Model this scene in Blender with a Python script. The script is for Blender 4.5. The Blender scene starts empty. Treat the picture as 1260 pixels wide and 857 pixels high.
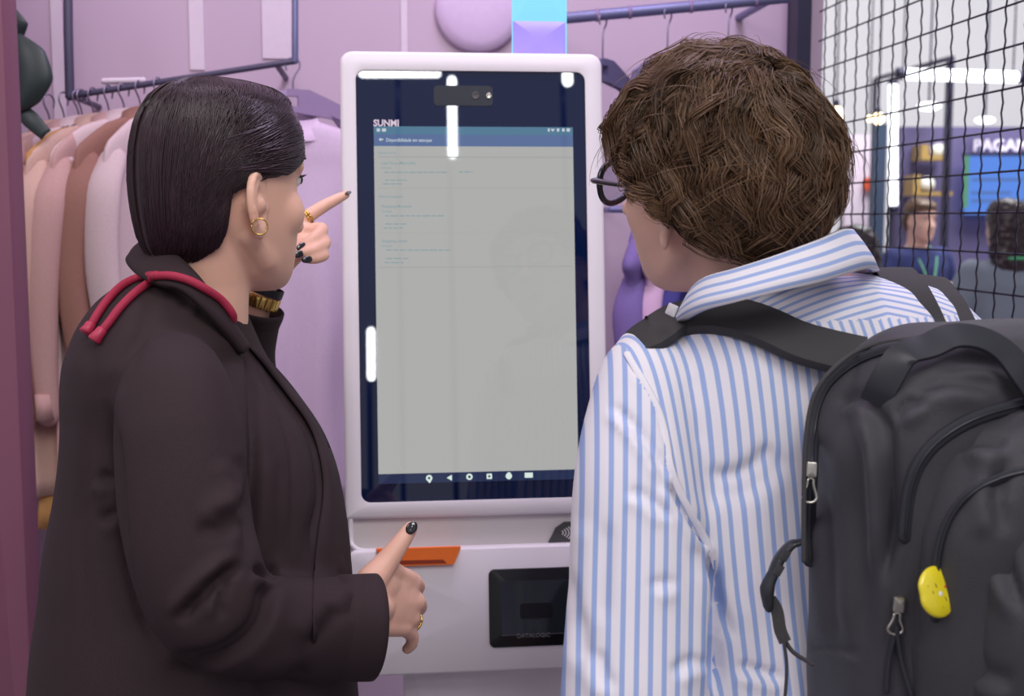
import bpy, bmesh, math, random
import numpy as np
from mathutils import Vector, Matrix, noise
from mathutils.bvhtree import BVHTree

random.seed(7); rng = np.random.default_rng(7)
scene = bpy.context.scene
COL = scene.collection

# ------------------------------------------------------------------ camera
FPX = 1500.0
PITCH = math.atan2(158.5, FPX)
CAM = np.array([0, 0, 1.5])
RV = np.array([1.0, 0, 0]); FV = np.array([0, math.cos(PITCH), -math.sin(PITCH)]); UV = np.array([0, math.sin(PITCH), math.cos(PITCH)])
cd = bpy.data.cameras.new('camera'); cam = bpy.data.objects.new('camera', cd); COL.objects.link(cam)
cam.location = CAM; cam.rotation_euler = (math.pi/2 - PITCH, 0, 0)
cd.sensor_width = 36; cd.lens = 36*FPX/1260; cd.clip_start = 0.05
cd.dof.use_dof = True; cd.dof.focus_distance = 1.36; cd.dof.aperture_fstop = 7.0
scene.camera = cam

# ------------------------------------------------------------------ world, large lights, exposure
scene.view_settings.view_transform = 'Standard'; scene.view_settings.look = 'None'
scene.view_settings.gamma = 1; scene.view_settings.use_curve_mapping = False
scene.view_settings.exposure = 0.0
w = bpy.data.worlds.new('hall_light'); scene.world = w; w.use_nodes = True
w.node_tree.nodes['Background'].inputs[0].default_value = (0.62, 0.60, 0.66, 1)
w.node_tree.nodes['Background'].inputs[1].default_value = 0.74

def area(name, loc, target, size, power, color, sy=None):
    l = bpy.data.lights.new(name, 'AREA'); l.energy = power; l.color = color; l.shape = 'RECTANGLE'
    l.size = size; l.size_y = sy or size
    o = bpy.data.objects.new(name, l); COL.objects.link(o); o.location = loc
    o.rotation_euler = (Vector(target)-Vector(loc)).to_track_quat('-Z', 'Y').to_euler()
    return o
area('hall_light_key', (0.9, -1.2, 4.2), (0.2, 1.4, 1.2), 1.6, 64, (1, .97, .95))
area('hall_light_fill', (-2.2, -0.6, 3.6), (-0.3, 1.5, 1.2), 1.4, 30, (1, .93, .96))
area('far_hall_fill', (3.6, 7.0, 5.2), (4.0, 9.5, 1.5), 3.0, 420, (.96, .97, 1))  # added fill, no fixture modelled: brightens the hall beyond the mesh
area('booth_wash_purple', (0.25, 1.75, 3.4), (0.15, 2.7, 1.3), 0.7, 21, (.80, .66, 1.0))
area('booth_wash_pink', (-0.75, 1.55, 3.4), (-0.6, 2.6, 1.3), 0.7, 6, (1.0, .74, .84))

# ------------------------------------------------------------------ helpers
def P(x, y, d):
    return CAM + d*(FV + RV*(x-630)/FPX + UV*(428.5-y)/FPX)
def proj(X):
    v = np.asarray(X)-CAM; z = v@FV
    return np.stack([630+FPX*(v@RV)/z, 428.5-FPX*(v@UV)/z], -1), z
def rot(yaw, pitch=0, roll=0):
    cy, sy = math.cos(yaw), math.sin(yaw); cp, sp = math.cos(pitch), math.sin(pitch); cr, sr = math.cos(roll), math.sin(roll)
    return np.array([[cy,-sy,0],[sy,cy,0],[0,0,1.]]) @ np.array([[1.,0,0],[0,cp,-sp],[0,sp,cp]]) @ np.array([[cr,0,sr],[0,1.,0],[-sr,0,cr]])
def D(a): return math.radians(a)
def nrm(v): v = np.asarray(v, float); return v/(np.linalg.norm(v)+1e-12)
def lin(c): return tuple((x/12.92 if x <= .04045 else ((x+.055)/1.055)**2.4) for x in [k/255 for k in c])

class MB:
    def __init__(s): s.v = []; s.f = []; s.n = 0
    def add(s, v, f):
        v = np.asarray(v, float); s.v.append(v); s.f += [tuple(i+s.n for i in q) for q in f]; s.n += len(v); return s
    def loft(s, rings, cap0=True, cap1=True, wrap=True):
        rings = np.asarray(rings, float); k, n = rings.shape[:2]; f = []
        m = n if wrap else n-1
        for i in range(k-1):
            for j in range(m):
                a = i*n+j; b = i*n+(j+1) % n; f.append((a, b, b+n, a+n))
        v = rings.reshape(-1, 3)
        if wrap and cap0:
            f += [(( j+1) % n, j, k*n) for j in range(n)]; v = np.vstack([v, rings[0].mean(0)])
        if wrap and cap1:
            c = len(v); f += [((k-1)*n+j, (k-1)*n+(j+1) % n, c) for j in range(n)]; v = np.vstack([v, rings[-1].mean(0)])
        return s.add(v, f)
    def tube(s, pts, r, n=10, round_ends=True, flat=1.0, up=None, sub=1):
        pts = np.asarray(pts, float); r = np.broadcast_to(np.asarray(r, float), (len(pts),)).copy()
        if sub > 1: pts, r = spline(pts, r, sub)
        T = np.gradient(pts, axis=0); T /= np.linalg.norm(T, axis=1)[:, None]+1e-12
        u = nrm(np.cross(T[0], up if up is not None else ([0,0,1] if abs(T[0][2]) < .9 else [1,0,0])))
        fr = []
        for t in T:
            if up is not None: u = nrm(np.cross(t, up))
            u = nrm(u - t*(u@t)); fr.append((u, np.cross(t, u)))
        a = np.linspace(0, 2*np.pi, n, endpoint=False); rings = []
        ring = lambda c, i, rr: c + rr*(np.cos(a)[:, None]*fr[i][0] + flat*np.sin(a)[:, None]*fr[i][1])
        if round_ends:
            for q in (80, 55, 28): rings.append(ring(pts[0]-T[0]*r[0]*math.sin(D(q)), 0, r[0]*math.cos(D(q))))
        for i in range(len(pts)): rings.append(ring(pts[i], i, r[i]))
        if round_ends:
            for q in (28, 55, 80): rings.append(ring(pts[-1]+T[-1]*r[-1]*math.sin(D(q)), -1, r[-1]*math.cos(D(q))))
        return s.loft(rings)
    def ell(s, c, rad, R=None, nu=20, nv=12):
        R = np.eye(3) if R is None else R; c = np.asarray(c, float); rings = []
        for i in range(nv+1):
            ph = -math.pi/2 + math.pi*(i+.15)/(nv+.3) if 0 < i < nv else (-1 if i == 0 else 1)*math.pi*.495
            a = np.linspace(0, 2*np.pi, nu, endpoint=False)
            L = np.stack([rad[0]*math.cos(ph)*np.cos(a), rad[1]*math.cos(ph)*np.sin(a), np.full(nu, rad[2]*math.sin(ph))], 1)
            rings.append(c + L@R.T)
        return s.loft(rings)
    def box(s, c, size, R=None, bev=0.0):
        R = np.eye(3) if R is None else R; hx, hy, hz = [k/2 for k in size]
        if bev <= 0:
            L = np.array([[x, y, z] for z in (-hz, hz) for y in (-hy, hy) for x in (-hx, hx)])
            return s.add(np.asarray(c)+L@R.T, [(0,2,3,1),(4,5,7,6),(0,1,5,4),(2,6,7,3),(0,4,6,2),(1,3,7,5)])
        return s.prism(rrect(size[0]-0, size[2]-0, bev), size[1], c, R, bev=min(bev, hy)*.6)
    def prism(s, poly, depth, c=(0,0,0), R=None, bev=0.0):
        """poly (n,2) in local x,z (ccw seen from -y); front face at y=-depth/2"""
        R = np.eye(3) if R is None else R; poly = np.asarray(poly, float); h = depth/2; cen = poly.mean(0); rings = []
        def at(y, ins):
            q = poly.copy()
            if ins:
                e = np.roll(poly, -1, 0)-np.roll(poly, 1, 0); nn = np.stack([-e[:, 1], e[:, 0]], 1); nn /= np.linalg.norm(nn, axis=1)[:, None]+1e-12
                q = poly + nn*ins
            return np.stack([q[:, 0], np.full(len(q), y), q[:, 1]], 1)
        if bev > 0: L = [at(-h, bev), at(-h+bev*.3, bev*.3), at(-h+bev, 0), at(h-bev, 0), at(h-bev*.3, bev*.3), at(h, bev)]
        else: L = [at(-h, 0), at(h, 0)]
        return s.loft([np.asarray(c)+l@R.T for l in L])
    def arr(s): return np.vstack(s.v), s.f
    def xf(s, R, t):
        s.v = [v@np.asarray(R).T+np.asarray(t) for v in s.v]; return s
    def obj(s, name, mat, parent=None, smooth=True, auto=None):
        v, f = s.arr(); return mkobj(name, v, f, mat, parent, smooth, auto)

def rrect(wd, ht, r, n=6, cx=0, cz=0):
    r = min(r, wd/2-1e-5, ht/2-1e-5); q = []
    for (sx, sz, a0) in ((1,1,0),(-1,1,90),(-1,-1,180),(1,-1,270)):
        for k in range(n+1):
            a = D(a0+90*k/n); q.append((cx+sx*(wd/2-r)+r*math.cos(a), cz+sz*(ht/2-r)+r*math.sin(a)))
    return np.array(q)

def spline(pts, r, sub):
    pts = np.asarray(pts, float); n = len(pts); t = np.linspace(0, n-1, (n-1)*sub+1); o = []; ro = []
    e = np.vstack([2*pts[0]-pts[1], pts, 2*pts[-1]-pts[-2]])
    for x in t:
        i = min(int(x), n-2); u = x-i; p0, p1, p2, p3 = e[i], e[i+1], e[i+2], e[i+3]
        o.append(.5*((2*p1)+(-p0+p2)*u+(2*p0-5*p1+4*p2-p3)*u*u+(-p0+3*p1-3*p2+p3)*u**3)); ro.append(r[i]*(1-u)+r[i+1]*u)
    return np.array(o), np.array(ro)

def worigin(p):
    l = np.zeros(3)
    while p is not None: l = l+np.array(p.location); p = p.parent
    return l

def mkobj(name, v, f, mat, parent=None, smooth=True, auto=None):
    v = np.asarray(v, float)
    off = worigin(parent)
    base = np.zeros(3)
    if parent is None: base = np.array([(v[:,0].min()+v[:,0].max())/2, (v[:,1].min()+v[:,1].max())/2, v[:,2].min()])
    me = bpy.data.meshes.new(name); me.from_pydata((v-off-base).tolist(), [], [tuple(int(i) for i in q) for q in f])
    me.update()
    bm = bmesh.new(); bm.from_mesh(me); bmesh.ops.recalc_face_normals(bm, faces=bm.faces); bm.to_mesh(me); bm.free()
    if mat: me.materials.append(mat)
    if smooth: me.polygons.foreach_set('use_smooth', [True]*len(me.polygons))
    o = bpy.data.objects.new(name, me); COL.objects.link(o); o.parent = parent; o.location = base
    if smooth and auto:
        me.set_sharp_from_angle(angle=D(auto))
    return o

def thing(name, label, cat, loc, group=None):
    o = bpy.data.objects.new(name, None); COL.objects.link(o); o.location = [float(k) for k in loc]
    o.empty_display_size = .05; o['label'] = label; o['category'] = cat
    if group: o['group'] = group
    return o
def tag(o, label, cat, group=None):
    o['label'] = label; o['category'] = cat
    if group: o['group'] = group
    return o
def struct(o): o['kind'] = 'structure'; return o

def remesh(mb, voxel, smooth=3):
    v, f = mb.arr()
    me = bpy.data.meshes.new('t'); me.from_pydata(v.tolist(), [], f); me.update()
    bm = bmesh.new(); bm.from_mesh(me); bmesh.ops.recalc_face_normals(bm, faces=bm.faces); bm.to_mesh(me); bm.free()
    o = bpy.data.objects.new('t', me); COL.objects.link(o)
    m = o.modifiers.new('r', 'REMESH'); m.mode = 'VOXEL'; m.voxel_size = voxel; m.adaptivity = 0
    dg = bpy.context.evaluated_depsgraph_get(); dg.update()
    e = o.evaluated_get(dg); r = bpy.data.meshes.new_from_object(e)
    V = np.empty(len(r.vertices)*3); r.vertices.foreach_get('co', V); V = V.reshape(-1, 3)
    L = np.empty(len(r.loops), int); r.loops.foreach_get('vertex_index', L)
    S = np.empty(len(r.polygons), int); r.polygons.foreach_get('loop_start', S)
    T = np.empty(len(r.polygons), int); r.polygons.foreach_get('loop_total', T)
    F = [tuple(L[a:a+b]) for a, b in zip(S, T)]
    E = np.empty(len(r.edges)*2, int); r.edges.foreach_get('vertices', E); E = E.reshape(-1, 2)
    bpy.data.objects.remove(o); bpy.data.meshes.remove(me); bpy.data.meshes.remove(r)
    return smoothv(V, E, smooth), F, E
def smoothv(V, E, it):
    deg = np.zeros(len(V)); np.add.at(deg, E[:, 0], 1); np.add.at(deg, E[:, 1], 1); deg[deg == 0] = 1
    for _ in range(it):
        A = np.stack([np.bincount(E[:, 0], V[E[:, 1], k], len(V))+np.bincount(E[:, 1], V[E[:, 0], k], len(V)) for k in range(3)], 1)
        V = V*.45+.55*A/deg[:, None]
    return V
def vnormals(V, F):
    T = np.array([(q[0], q[1], q[2]) for q in F] + [(q[0], q[2], q[3]) for q in F if len(q) == 4])
    n = np.cross(V[T[:, 1]]-V[T[:, 0]], V[T[:, 2]]-V[T[:, 0]]); N = np.zeros_like(V)
    for k in range(3): np.add.at(N, T[:, k], n)
    return N/(np.linalg.norm(N, axis=1)[:, None]+1e-12)
def pl_dist(q, line):
    """signed distance and arc parameter 0..1 of pixels q to polyline"""
    line = np.asarray(line, float); best = np.full(len(q), 1e9); sg = np.zeros(len(q)); par = np.zeros(len(q))
    seg = np.linalg.norm(np.diff(line, axis=0), axis=1); tot = seg.sum(); acc = 0
    for i in range(len(line)-1):
        a, b = line[i], line[i+1]; d = b-a; t = np.clip(((q-a)@d)/(d@d), 0, 1); e = q-(a+t[:, None]*d)
        dist = np.linalg.norm(e, axis=1); cr = d[0]*e[:, 1]-d[1]*e[:, 0]; m = dist < best
        best[m] = dist[m]; sg[m] = np.sign(cr[m]); par[m] = (acc+t[m]*seg[i])/tot; acc += seg[i]
    return best*sg, par
def crease(V, F, lines, dmax=9, dmin=0):
    """cloth folds: lines = (pixel polyline, depth mm, width px, side ridge mm)"""
    N = vnormals(V, F); q, z = proj(V); view = V-CAM; view /= np.linalg.norm(view, axis=1)[:, None]
    s = (N*view).sum(1)
    if np.median(s[z < np.quantile(z, .3)]) > 0: N = -N; s = -s
    fac = np.clip(-s*2.0+.25, 0, 1); fac[(z > dmax) | (z < dmin)] = 0
    disp = np.zeros(len(V))
    for (ln, a, wd, b) in lines:
        pts = spline(np.array([(x, y, 0.) for x, y in ln]), np.zeros(len(ln)), 5)[0][:, :2]
        sel = (q[:, 0] > pts[:, 0].min()-5*wd) & (q[:, 0] < pts[:, 0].max()+5*wd) & (q[:, 1] > pts[:, 1].min()-5*wd) & (q[:, 1] < pts[:, 1].max()+5*wd) & (fac > 0)
        if not sel.any(): continue
        d, t = pl_dist(q[sel], pts); tap = np.clip(np.minimum(t, 1-t)*6, 0, 1)
        g = -a*np.exp(-(d/wd)**2) + b*np.exp(-((d-2.0*wd)/(1.5*wd))**2)
        disp[sel] += g*tap*.0016
    return V + N*(disp*fac)[:, None]
def wrinkle(V, F, amp, scale, seed=0, stretch=(1,1,1)):
    N = vnormals(V, F); h = np.array([noise.noise(Vector((x*scale*stretch[0]+seed, y*scale*stretch[1], z*scale*stretch[2]))) for x, y, z in V])
    return V+N*(h*amp)[:, None]
def bvh(*objs):
    v = []; f = []
    for V, F in objs:
        f += [tuple(int(i)+len(v) for i in q) for q in F]; v += [tuple(p) for p in V]
    return BVHTree.FromPolygons(v, f)
def onsurf(b, x, y, off=0.0, dflt=1.3):
    d = nrm(P(x, y, 1)-CAM); h = b.ray_cast(Vector(CAM), Vector(d))
    if h[0] is None: return P(x, y, dflt)
    n = np.array(h[1]); n = n if n@d < 0 else -n
    return np.array(h[0])+n*off

# ------------------------------------------------------------------ materials
def mat(name, c, rough=.6, metal=0, noise_amt=.06, scale=60, bump=0.0, bscale=None, spec=.5, emit=None, es=0, trans=0, sss=0, coat=0, linear=False, sheen=0, bstretch=None):
    m = bpy.data.materials.new(name); m.use_nodes = True; nt = m.node_tree; b = nt.nodes['Principled BSDF']
    c = c if linear else lin(c)
    tc = nt.nodes.new('ShaderNodeTexCoord'); nz = nt.nodes.new('ShaderNodeTexNoise'); nz.inputs['Scale'].default_value = scale; nz.inputs['Detail'].default_value = 4
    nt.links.new(tc.outputs['Object'], nz.inputs['Vector'])
    rp = nt.nodes.new('ShaderNodeMix'); rp.data_type = 'RGBA'
    rp.inputs[6].default_value = (*[k*(1-noise_amt) for k in c], 1); rp.inputs[7].default_value = (*[min(1, k*(1+noise_amt)) for k in c], 1)
    nt.links.new(nz.outputs['Fac'], rp.inputs[0]); nt.links.new(rp.outputs[2], b.inputs['Base Color'])
    b.inputs['Roughness'].default_value = rough; b.inputs['Metallic'].default_value = metal; b.inputs['Specular IOR Level'].default_value = spec
    if bump:
        n2 = nt.nodes.new('ShaderNodeTexNoise'); n2.inputs['Scale'].default_value = bscale or scale*4; n2.inputs['Detail'].default_value = 3
        if bstretch:
            mp = nt.nodes.new('ShaderNodeMapping'); mp.inputs['Scale'].default_value = bstretch; nt.links.new(tc.outputs['Object'], mp.inputs['Vector']); nt.links.new(mp.outputs['Vector'], n2.inputs['Vector'])
        else: nt.links.new(tc.outputs['Object'], n2.inputs['Vector'])
        bp = nt.nodes.new('ShaderNodeBump'); bp.inputs['Strength'].default_value = bump; bp.inputs['Distance'].default_value = .002
        nt.links.new(n2.outputs['Fac'], bp.inputs['Height']); nt.links.new(bp.outputs['Normal'], b.inputs['Normal'])
    if emit is not None:
        b.inputs['Emission Color'].default_value = (*(emit if linear else lin(emit)), 1); b.inputs['Emission Strength'].default_value = es
    b.inputs['Transmission Weight'].default_value = trans
    if sss: b.inputs['Subsurface Weight'].default_value = sss; b.inputs['Subsurface Radius'].default_value = (.012, .004, .002); b.inputs['Subsurface Scale'].default_value = 1
    b.inputs['Coat Weight'].default_value = coat; b.inputs['Sheen Weight'].default_value = sheen
    return m
def hairmat(name, c, rough=.38):
    m = bpy.data.materials.new(name); m.use_nodes = True; nt = m.node_tree; b = nt.nodes['Principled BSDF']
    at = nt.nodes.new('ShaderNodeAttribute'); at.attribute_name = 'tint'
    mx = nt.nodes.new('ShaderNodeMix'); mx.data_type = 'RGBA'; c = lin(c)
    mx.inputs[6].default_value = (*[k*.45 for k in c], 1); mx.inputs[7].default_value = (*[min(1, k*1.7) for k in c], 1)
    nt.links.new(at.outputs['Fac'], mx.inputs[0]); nt.links.new(mx.outputs[2], b.inputs['Base Color'])
    b.inputs['Roughness'].default_value = rough; b.inputs['Specular IOR Level'].default_value = .5
    return m
def emis(name, c, s):
    m = bpy.data.materials.new(name); m.use_nodes = True; nt = m.node_tree; nt.nodes.clear()
    o = nt.nodes.new('ShaderNodeOutputMaterial'); e = nt.nodes.new('ShaderNodeEmission'); e.inputs[0].default_value = (*lin(c), 1); e.inputs[1].default_value = s
    nt.links.new(e.outputs[0], o.inputs[0]); return m
def clear(name, c=(1,1,1), f=.08, tint=.95):
    m = bpy.data.materials.new(name); m.use_nodes = True; nt = m.node_tree; nt.nodes.clear()
    o = nt.nodes.new('ShaderNodeOutputMaterial'); t = nt.nodes.new('ShaderNodeBsdfTransparent'); g = nt.nodes.new('ShaderNodeBsdfGlossy'); mx = nt.nodes.new('ShaderNodeMixShader')
    t.inputs[0].default_value = (*[k*tint for k in c], 1); g.inputs['Roughness'].default_value = .03; mx.inputs[0].default_value = f
    nt.links.new(t.outputs[0], mx.inputs[1]); nt.links.new(g.outputs[0], mx.inputs[2]); nt.links.new(mx.outputs[0], o.inputs[0]); return m

M = dict(
 wall=mat('lilac_wall', (198,175,195), .75, scale=3, noise_amt=.05, bump=.05, bscale=250),
 wall_white=mat('white_wall_strip', (222,206,220), .7),
 hallwall=mat('hall_grey_white', (214,212,214), .8, scale=2, noise_amt=.04),
 floor=mat('grey_carpet', (120,112,120), .95, scale=90, noise_amt=.15, bump=.3),
 post=mat('mauve_post', (128,78,98), .55, scale=8),
 frame=mat('dark_blue_metal', (46,44,66), .45, metal=.4),
 wire=mat('dark_wire', (38,36,52), .4, metal=.5),
 pipe=mat('slate_blue_pipe', (112,112,152), .4, metal=.3),
 hanger=mat('dark_hanger', (72,66,92), .5), hanger_slate=mat('slate_hanger', (104,98,136), .5), hanger_pale=mat('lilac_hanger', (146,122,162), .5), hook=mat('hook_steel', (150,140,165), .3, metal=.8),
 skin_w=mat('skin_warm', (234,184,160), .5, scale=30, noise_amt=.06, bump=.06, bscale=900, sss=.12),
 skin_m=mat('skin_fair', (228,182,164), .5, scale=30, noise_amt=.07, bump=.06, bscale=900, sss=.12),
 hair_w=hairmat('hair_dark_brown', (50,31,38), .36), hair_m=hairmat('hair_chestnut', (106,79,56), .42),
 hair_ws=hairmat('hair_dark_base', (46,29,35), .5), hair_ms=hairmat('hair_chestnut_base', (70,50,38), .9),
 jacket=mat('charcoal_blazer_wool', (50,37,40), .78, scale=400, noise_amt=.16, bump=.25, bscale=1500, spec=.28),
 red=mat('crimson_cord', (168,32,66), .65, scale=300, noise_amt=.15, bump=.5, bscale=900), redtip=mat('crimson_rubber', (178,44,76), .45),
 gold=mat('gold', (214,176,96), .22, metal=1), nail=mat('black_nail_varnish', (14,12,20), .08, coat=1), silverw=mat('bracelet_white', (205,200,205), .4), blackband=mat('black_band', (22,18,22), .5),
 white=mat('kiosk_white_plastic', (236,228,234), .42, scale=20, noise_amt=.015), greyp=mat('kiosk_grey_recess', (214,206,206), .5, scale=20, noise_amt=.02),
 glass=mat('kiosk_black_glass', (8,24,60), .012, spec=.6, noise_amt=.1, scale=8), camera_bar=mat('camera_bar_grey', (30,34,48), .35, spec=.3),
 orange=mat('orange_plastic', (255,120,36), .4), orange_dark=mat('orange_slot', (150,48,8), .6), nfc=mat('nfc_dark_grey', (72,70,72), .5), nfcw=mat('nfc_white', (225,222,222), .5),
 scan=mat('scanner_black', (10,11,14), .25), scanw=mat('scanner_window', (34,40,44), .06, spec=.7),
 screen=mat('screen_grey', (20,20,20), .02, emit=(169,170,168), es=1.0, noise_amt=0), screen_head=mat('screen_header', (8,10,14), .02, emit=(84,106,148), es=1.0, noise_amt=0), screen_stat=mat('screen_status', (8,10,14), .02, emit=(78,118,144), es=1.0, noise_amt=0), screen_nav=mat('screen_nav', (8,10,16), .02, emit=(34,44,76), es=1.0, noise_amt=0),
 txt_pale=emis('text_pale', (196,206,214), 1.0), txt_teal=emis('text_teal', (128,152,160), 1.0), txt_white=emis('icon_white', (215,232,225), 1.0), logo=emis('logo_white', (225,205,225), .9), line=emis('rule_grey', (160,162,162), 1.0),
 rubber=mat('rubber_black', (24,24,26), .6), trousers=mat('black_trousers', (30,27,30), .8, scale=300), jeans=mat('navy_trousers', (44,50,74), .8, scale=300), shoe=mat('black_leather', (22,20,20), .35),
 eye=mat('eye_white', (228,222,218), .15), lash=mat('lash_dark', (24,16,16), .6), lips=mat('lips_rose', (176,98,96), .45),
 pack=mat('backpack_nylon', (50,48,54), .55, scale=250, noise_amt=.12, bump=.35, bscale=1400, sheen=.1), pack2=mat('backpack_strap_web', (62,60,62), .75, scale=500, noise_amt=.18, bump=.5, bscale=1800), zipm=mat('zip_tape', (34,36,44), .55, scale=600, noise_amt=.2, bump=.5, bscale=1500), buckle=mat('black_plastic', (34,36,42), .35), steel=mat('zip_steel', (190,186,176), .25, metal=.9),
 yellow=mat('badge_yellow', (226,208,32), .3, coat=.6), badge_dark=mat('badge_print', (110,104,30), .5), badge_red=mat('badge_red', (216,84,40), .4), badge_white=mat('badge_white', (228,226,214), .3),
 specs=mat('spectacle_black', (18,18,34), .18, coat=.5), lens=clear('spectacle_lens', (.93,.96,1.0), .12),
 leaf=mat('dark_leaf', (40,52,52), .45, scale=12, noise_amt=.2), acrylic=mat('lavender_acrylic', (150,135,200), .25, emit=(140,122,230), es=.5), acrylic_lit=mat('cyan_light', (60,90,110), .3, emit=(138,222,255), es=.95),
 led=emis('led_tube', (245,248,255), 3.2), bulb=emis('warm_bulb', (255,226,180), 6.0),
 plum=mat('plum_panel', (92,84,122), .6, scale=3), teal=mat('dark_teal_post', (56,72,96), .5), bluescr=mat('blue_screen', (20,30,60), .3, emit=(84,132,220), es=1.0, noise_amt=.02), greenedge=emis('green_strip', (110,170,140), .8), goldp=mat('gold_shelf', (170,140,80), .5), letter=mat('white_letter', (222,214,226), .5, emit=(200,190,210), es=.35),
 mirror=mat('pale_lilac_disc', (214,188,222), .5),
)

# ------------------------------------------------------------------ setting
WD = nrm([.994, .106, 0]); WN = np.array([.106, -.994, 0])         # wall direction, wall normal towards the camera
RW = np.stack([WD, -WN, [0, 0, 1]], 1)                              # local x along wall, y into wall, z up
W0 = np.array([.66, 2.76, 0])
def wall_pt(px, py, off=0):
    d = P(px, py, 1)-CAM; t = ((W0+WN*off-CAM)@WN)/(d@WN); return CAM+d*t
m = MB(); m.box((0, 5, -.05), (16, 18, .1)); struct(m.obj('floor', M['floor'], smooth=False))
m = MB(); m.box(W0 - WD*1.25 - WN*.04 + np.array([0, 0, 1.5]), (2.56, .08, 3.0), RW); struct(m.obj('wall_back', M['wall'], smooth=False))
m = MB(); m.box((-1.5, 2.15, 1.5), (1.0, .06, 3.0)); struct(m.obj('wall_left', M['wall'], smooth=False))
# wall strips
k = 0
for (x0, x1, yb) in ((232, 250, 86), (322, 361, 72), (493, 501, 66), (62, 76, 150)):
    a = wall_pt(x0, 0, .0); b_ = wall_pt(x1, 0, 0); zb = wall_pt(x0, yb, 0)[2]; k += 1
    wd = np.linalg.norm((b_-a)[:2]); c = (a+b_)/2; m = MB(); m.box((c[0]+WN[0]*.002, c[1]+WN[1]*.002, (zb+2.98)/2), (wd, .004, 2.98-zb), RW)
    struct(m.obj('trim_%d' % k, M['wall_white'], smooth=False))
# mauve post on the left
k += 1; m = MB(); c = P(-12, 428, 1.95); m.box((c[0], c[1], 1.5), (.108, .06, 3.0), bev=.006); m.xf(np.eye(3), (0, 0, 0)); struct(m.obj('trim_%d' % k, M['post'], auto=40))
# corner post + mesh panel
ND = nrm([-.106, .994, 0])                                          # mesh runs this way, away from the camera
C0 = np.array([(1003-630)/FPX*2.6, 2.62, 0])
mesh = thing('wire_mesh_panel', 'dark crimped wire mesh panel in a black frame beside the booth wall', 'mesh panel', C0)
RM = np.stack([ND, [-ND[1], ND[0], 0], [0, 0, 1]], 1)
m = MB(); c = P(985, 40, 2.6); m.box((c[0], c[1], 1.5), (.030, .05, 3.0), RW); m.obj('frame_post', M['frame'], mesh, smooth=False)
m = MB(); cc = C0+ND*.08; m.box((cc[0]-.02, cc[1]+.02, 1.5), (.14, .012, 3.0), RM); m.obj('frame_filler', M['frame'], mesh, smooth=False)
ptop = C0-ND*1.75
m = MB(); m.box(((C0+ptop)/2)+np.array([0, 0, 2.98]), (1.8, .04, .04), RM); m.obj('frame_rail', M['frame'], mesh, smooth=False)
m = MB(); m.box(((C0+ptop)/2)+np.array([0, 0, .02]), (1.8, .04, .04), RM); m.obj('frame_rail', M['frame'], mesh, smooth=False)
m = MB(); m.box(ptop+np.array([0, 0, 1.5]), (.05, .04, 3.0), RM); m.obj('frame_post', M['frame'], mesh, smooth=False)
zs = np.arange(0, 3.0, .0075); wave = .0023*np.sin(zs*2*np.pi/.03)
base = None
for i in range(30):
    c = C0-ND*(.035+.0575*i)
    if i < 6 or True:
        if base is None:
            mm = MB(); mm.tube(np.stack([c[0]+ND[0]*wave, c[1]+ND[1]*wave, zs], 1), .0016, n=4, round_ends=False)
            base = mm.obj('wire', M['wire'], mesh); base0 = c
        else:
            o = base.copy(); COL.objects.link(o); o.parent = mesh; o.location = (c-base0)
base = None
for j in range(49):
    z = 1.5+.0 + (j-24)*.0605+.010
    if not .02 < z < 2.97: continue
    if base is None:
        mm = MB(); mm.tube([C0+np.array([0, 0, z]), (C0+ptop)/2+np.array([0, 0, z]), ptop+np.array([0, 0, z])], .0017, n=4, round_ends=False)
        base = mm.obj('wire', M['wire'], mesh); z0 = z
    else:
        o = base.copy(); COL.objects.link(o); o.parent = mesh; o.location = (0, 0, z-z0)
# ------------------------------------------------------------------ hall beyond the mesh
def pbox(x0, y0, x1, y1, d, th, bev=0):
    c = P((x0+x1)/2, (y0+y1)/2, d); m = MB(); m.box(c+np.array([0, th/2, 0]), ((x1-x0)*d/FPX, th, (y1-y0)*d/FPX), bev=bev); return m
def gbox(x0, y0, x1, d, th):                                        # from pixel row y0 down to the floor
    a = P(x0, y0, d); b = P(x1, y0, d); z = a[2]; m = MB(); m.box(((a[0]+b[0])/2, a[1]+th/2, z/2), (b[0]-a[0], th, z)); return m
m = MB(); m.box((4, 13, 3), (12, .1, 6)); struct(m.obj('wall_far', M['hallwall'], smooth=False))
tag(gbox(1108, 156, 1420, 9.2, .12).obj('stand_wall', M['plum'], smooth=False), 'dark plum exhibition stand wall with white lettering, behind the mesh', 'stand wall')
tag(gbox(1042, 166, 1079, 9.6, .1).obj('white_stand_wall', M['wall_white'], smooth=False), 'white exhibition stand wall beside the dark teal post', 'stand wall')
tag(gbox(1077, 152, 1092, 8.9, .1).obj('teal_post', M['teal'], smooth=False), 'dark teal upright post beside the tall lit tube', 'post')
tag(pbox(1064, 219, 1076, 234, 9.58, .03).obj('red_poster', M['badge_red'], smooth=False), 'small red notice on the white stand wall', 'notice')
fr = thing('stand_gantry', 'thin dark metal gantry frame of the exhibition stand', 'gantry', (P(1171, 300, 8.6)[0], P(1171, 300, 8.6)[1], 0))
gbox(1168, 70, 1175, 8.6, .06).obj('upright', M['frame'], fr, smooth=False)
m = MB(); m.tube([P(1078, 97, 10.0), P(1172, 71, 8.63)], .018, n=6); m.obj('top_bar', M['frame'], fr)
gbox(1076, 97, 1080, 10.0, .05).obj('upright', M['frame'], fr, smooth=False)
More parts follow.
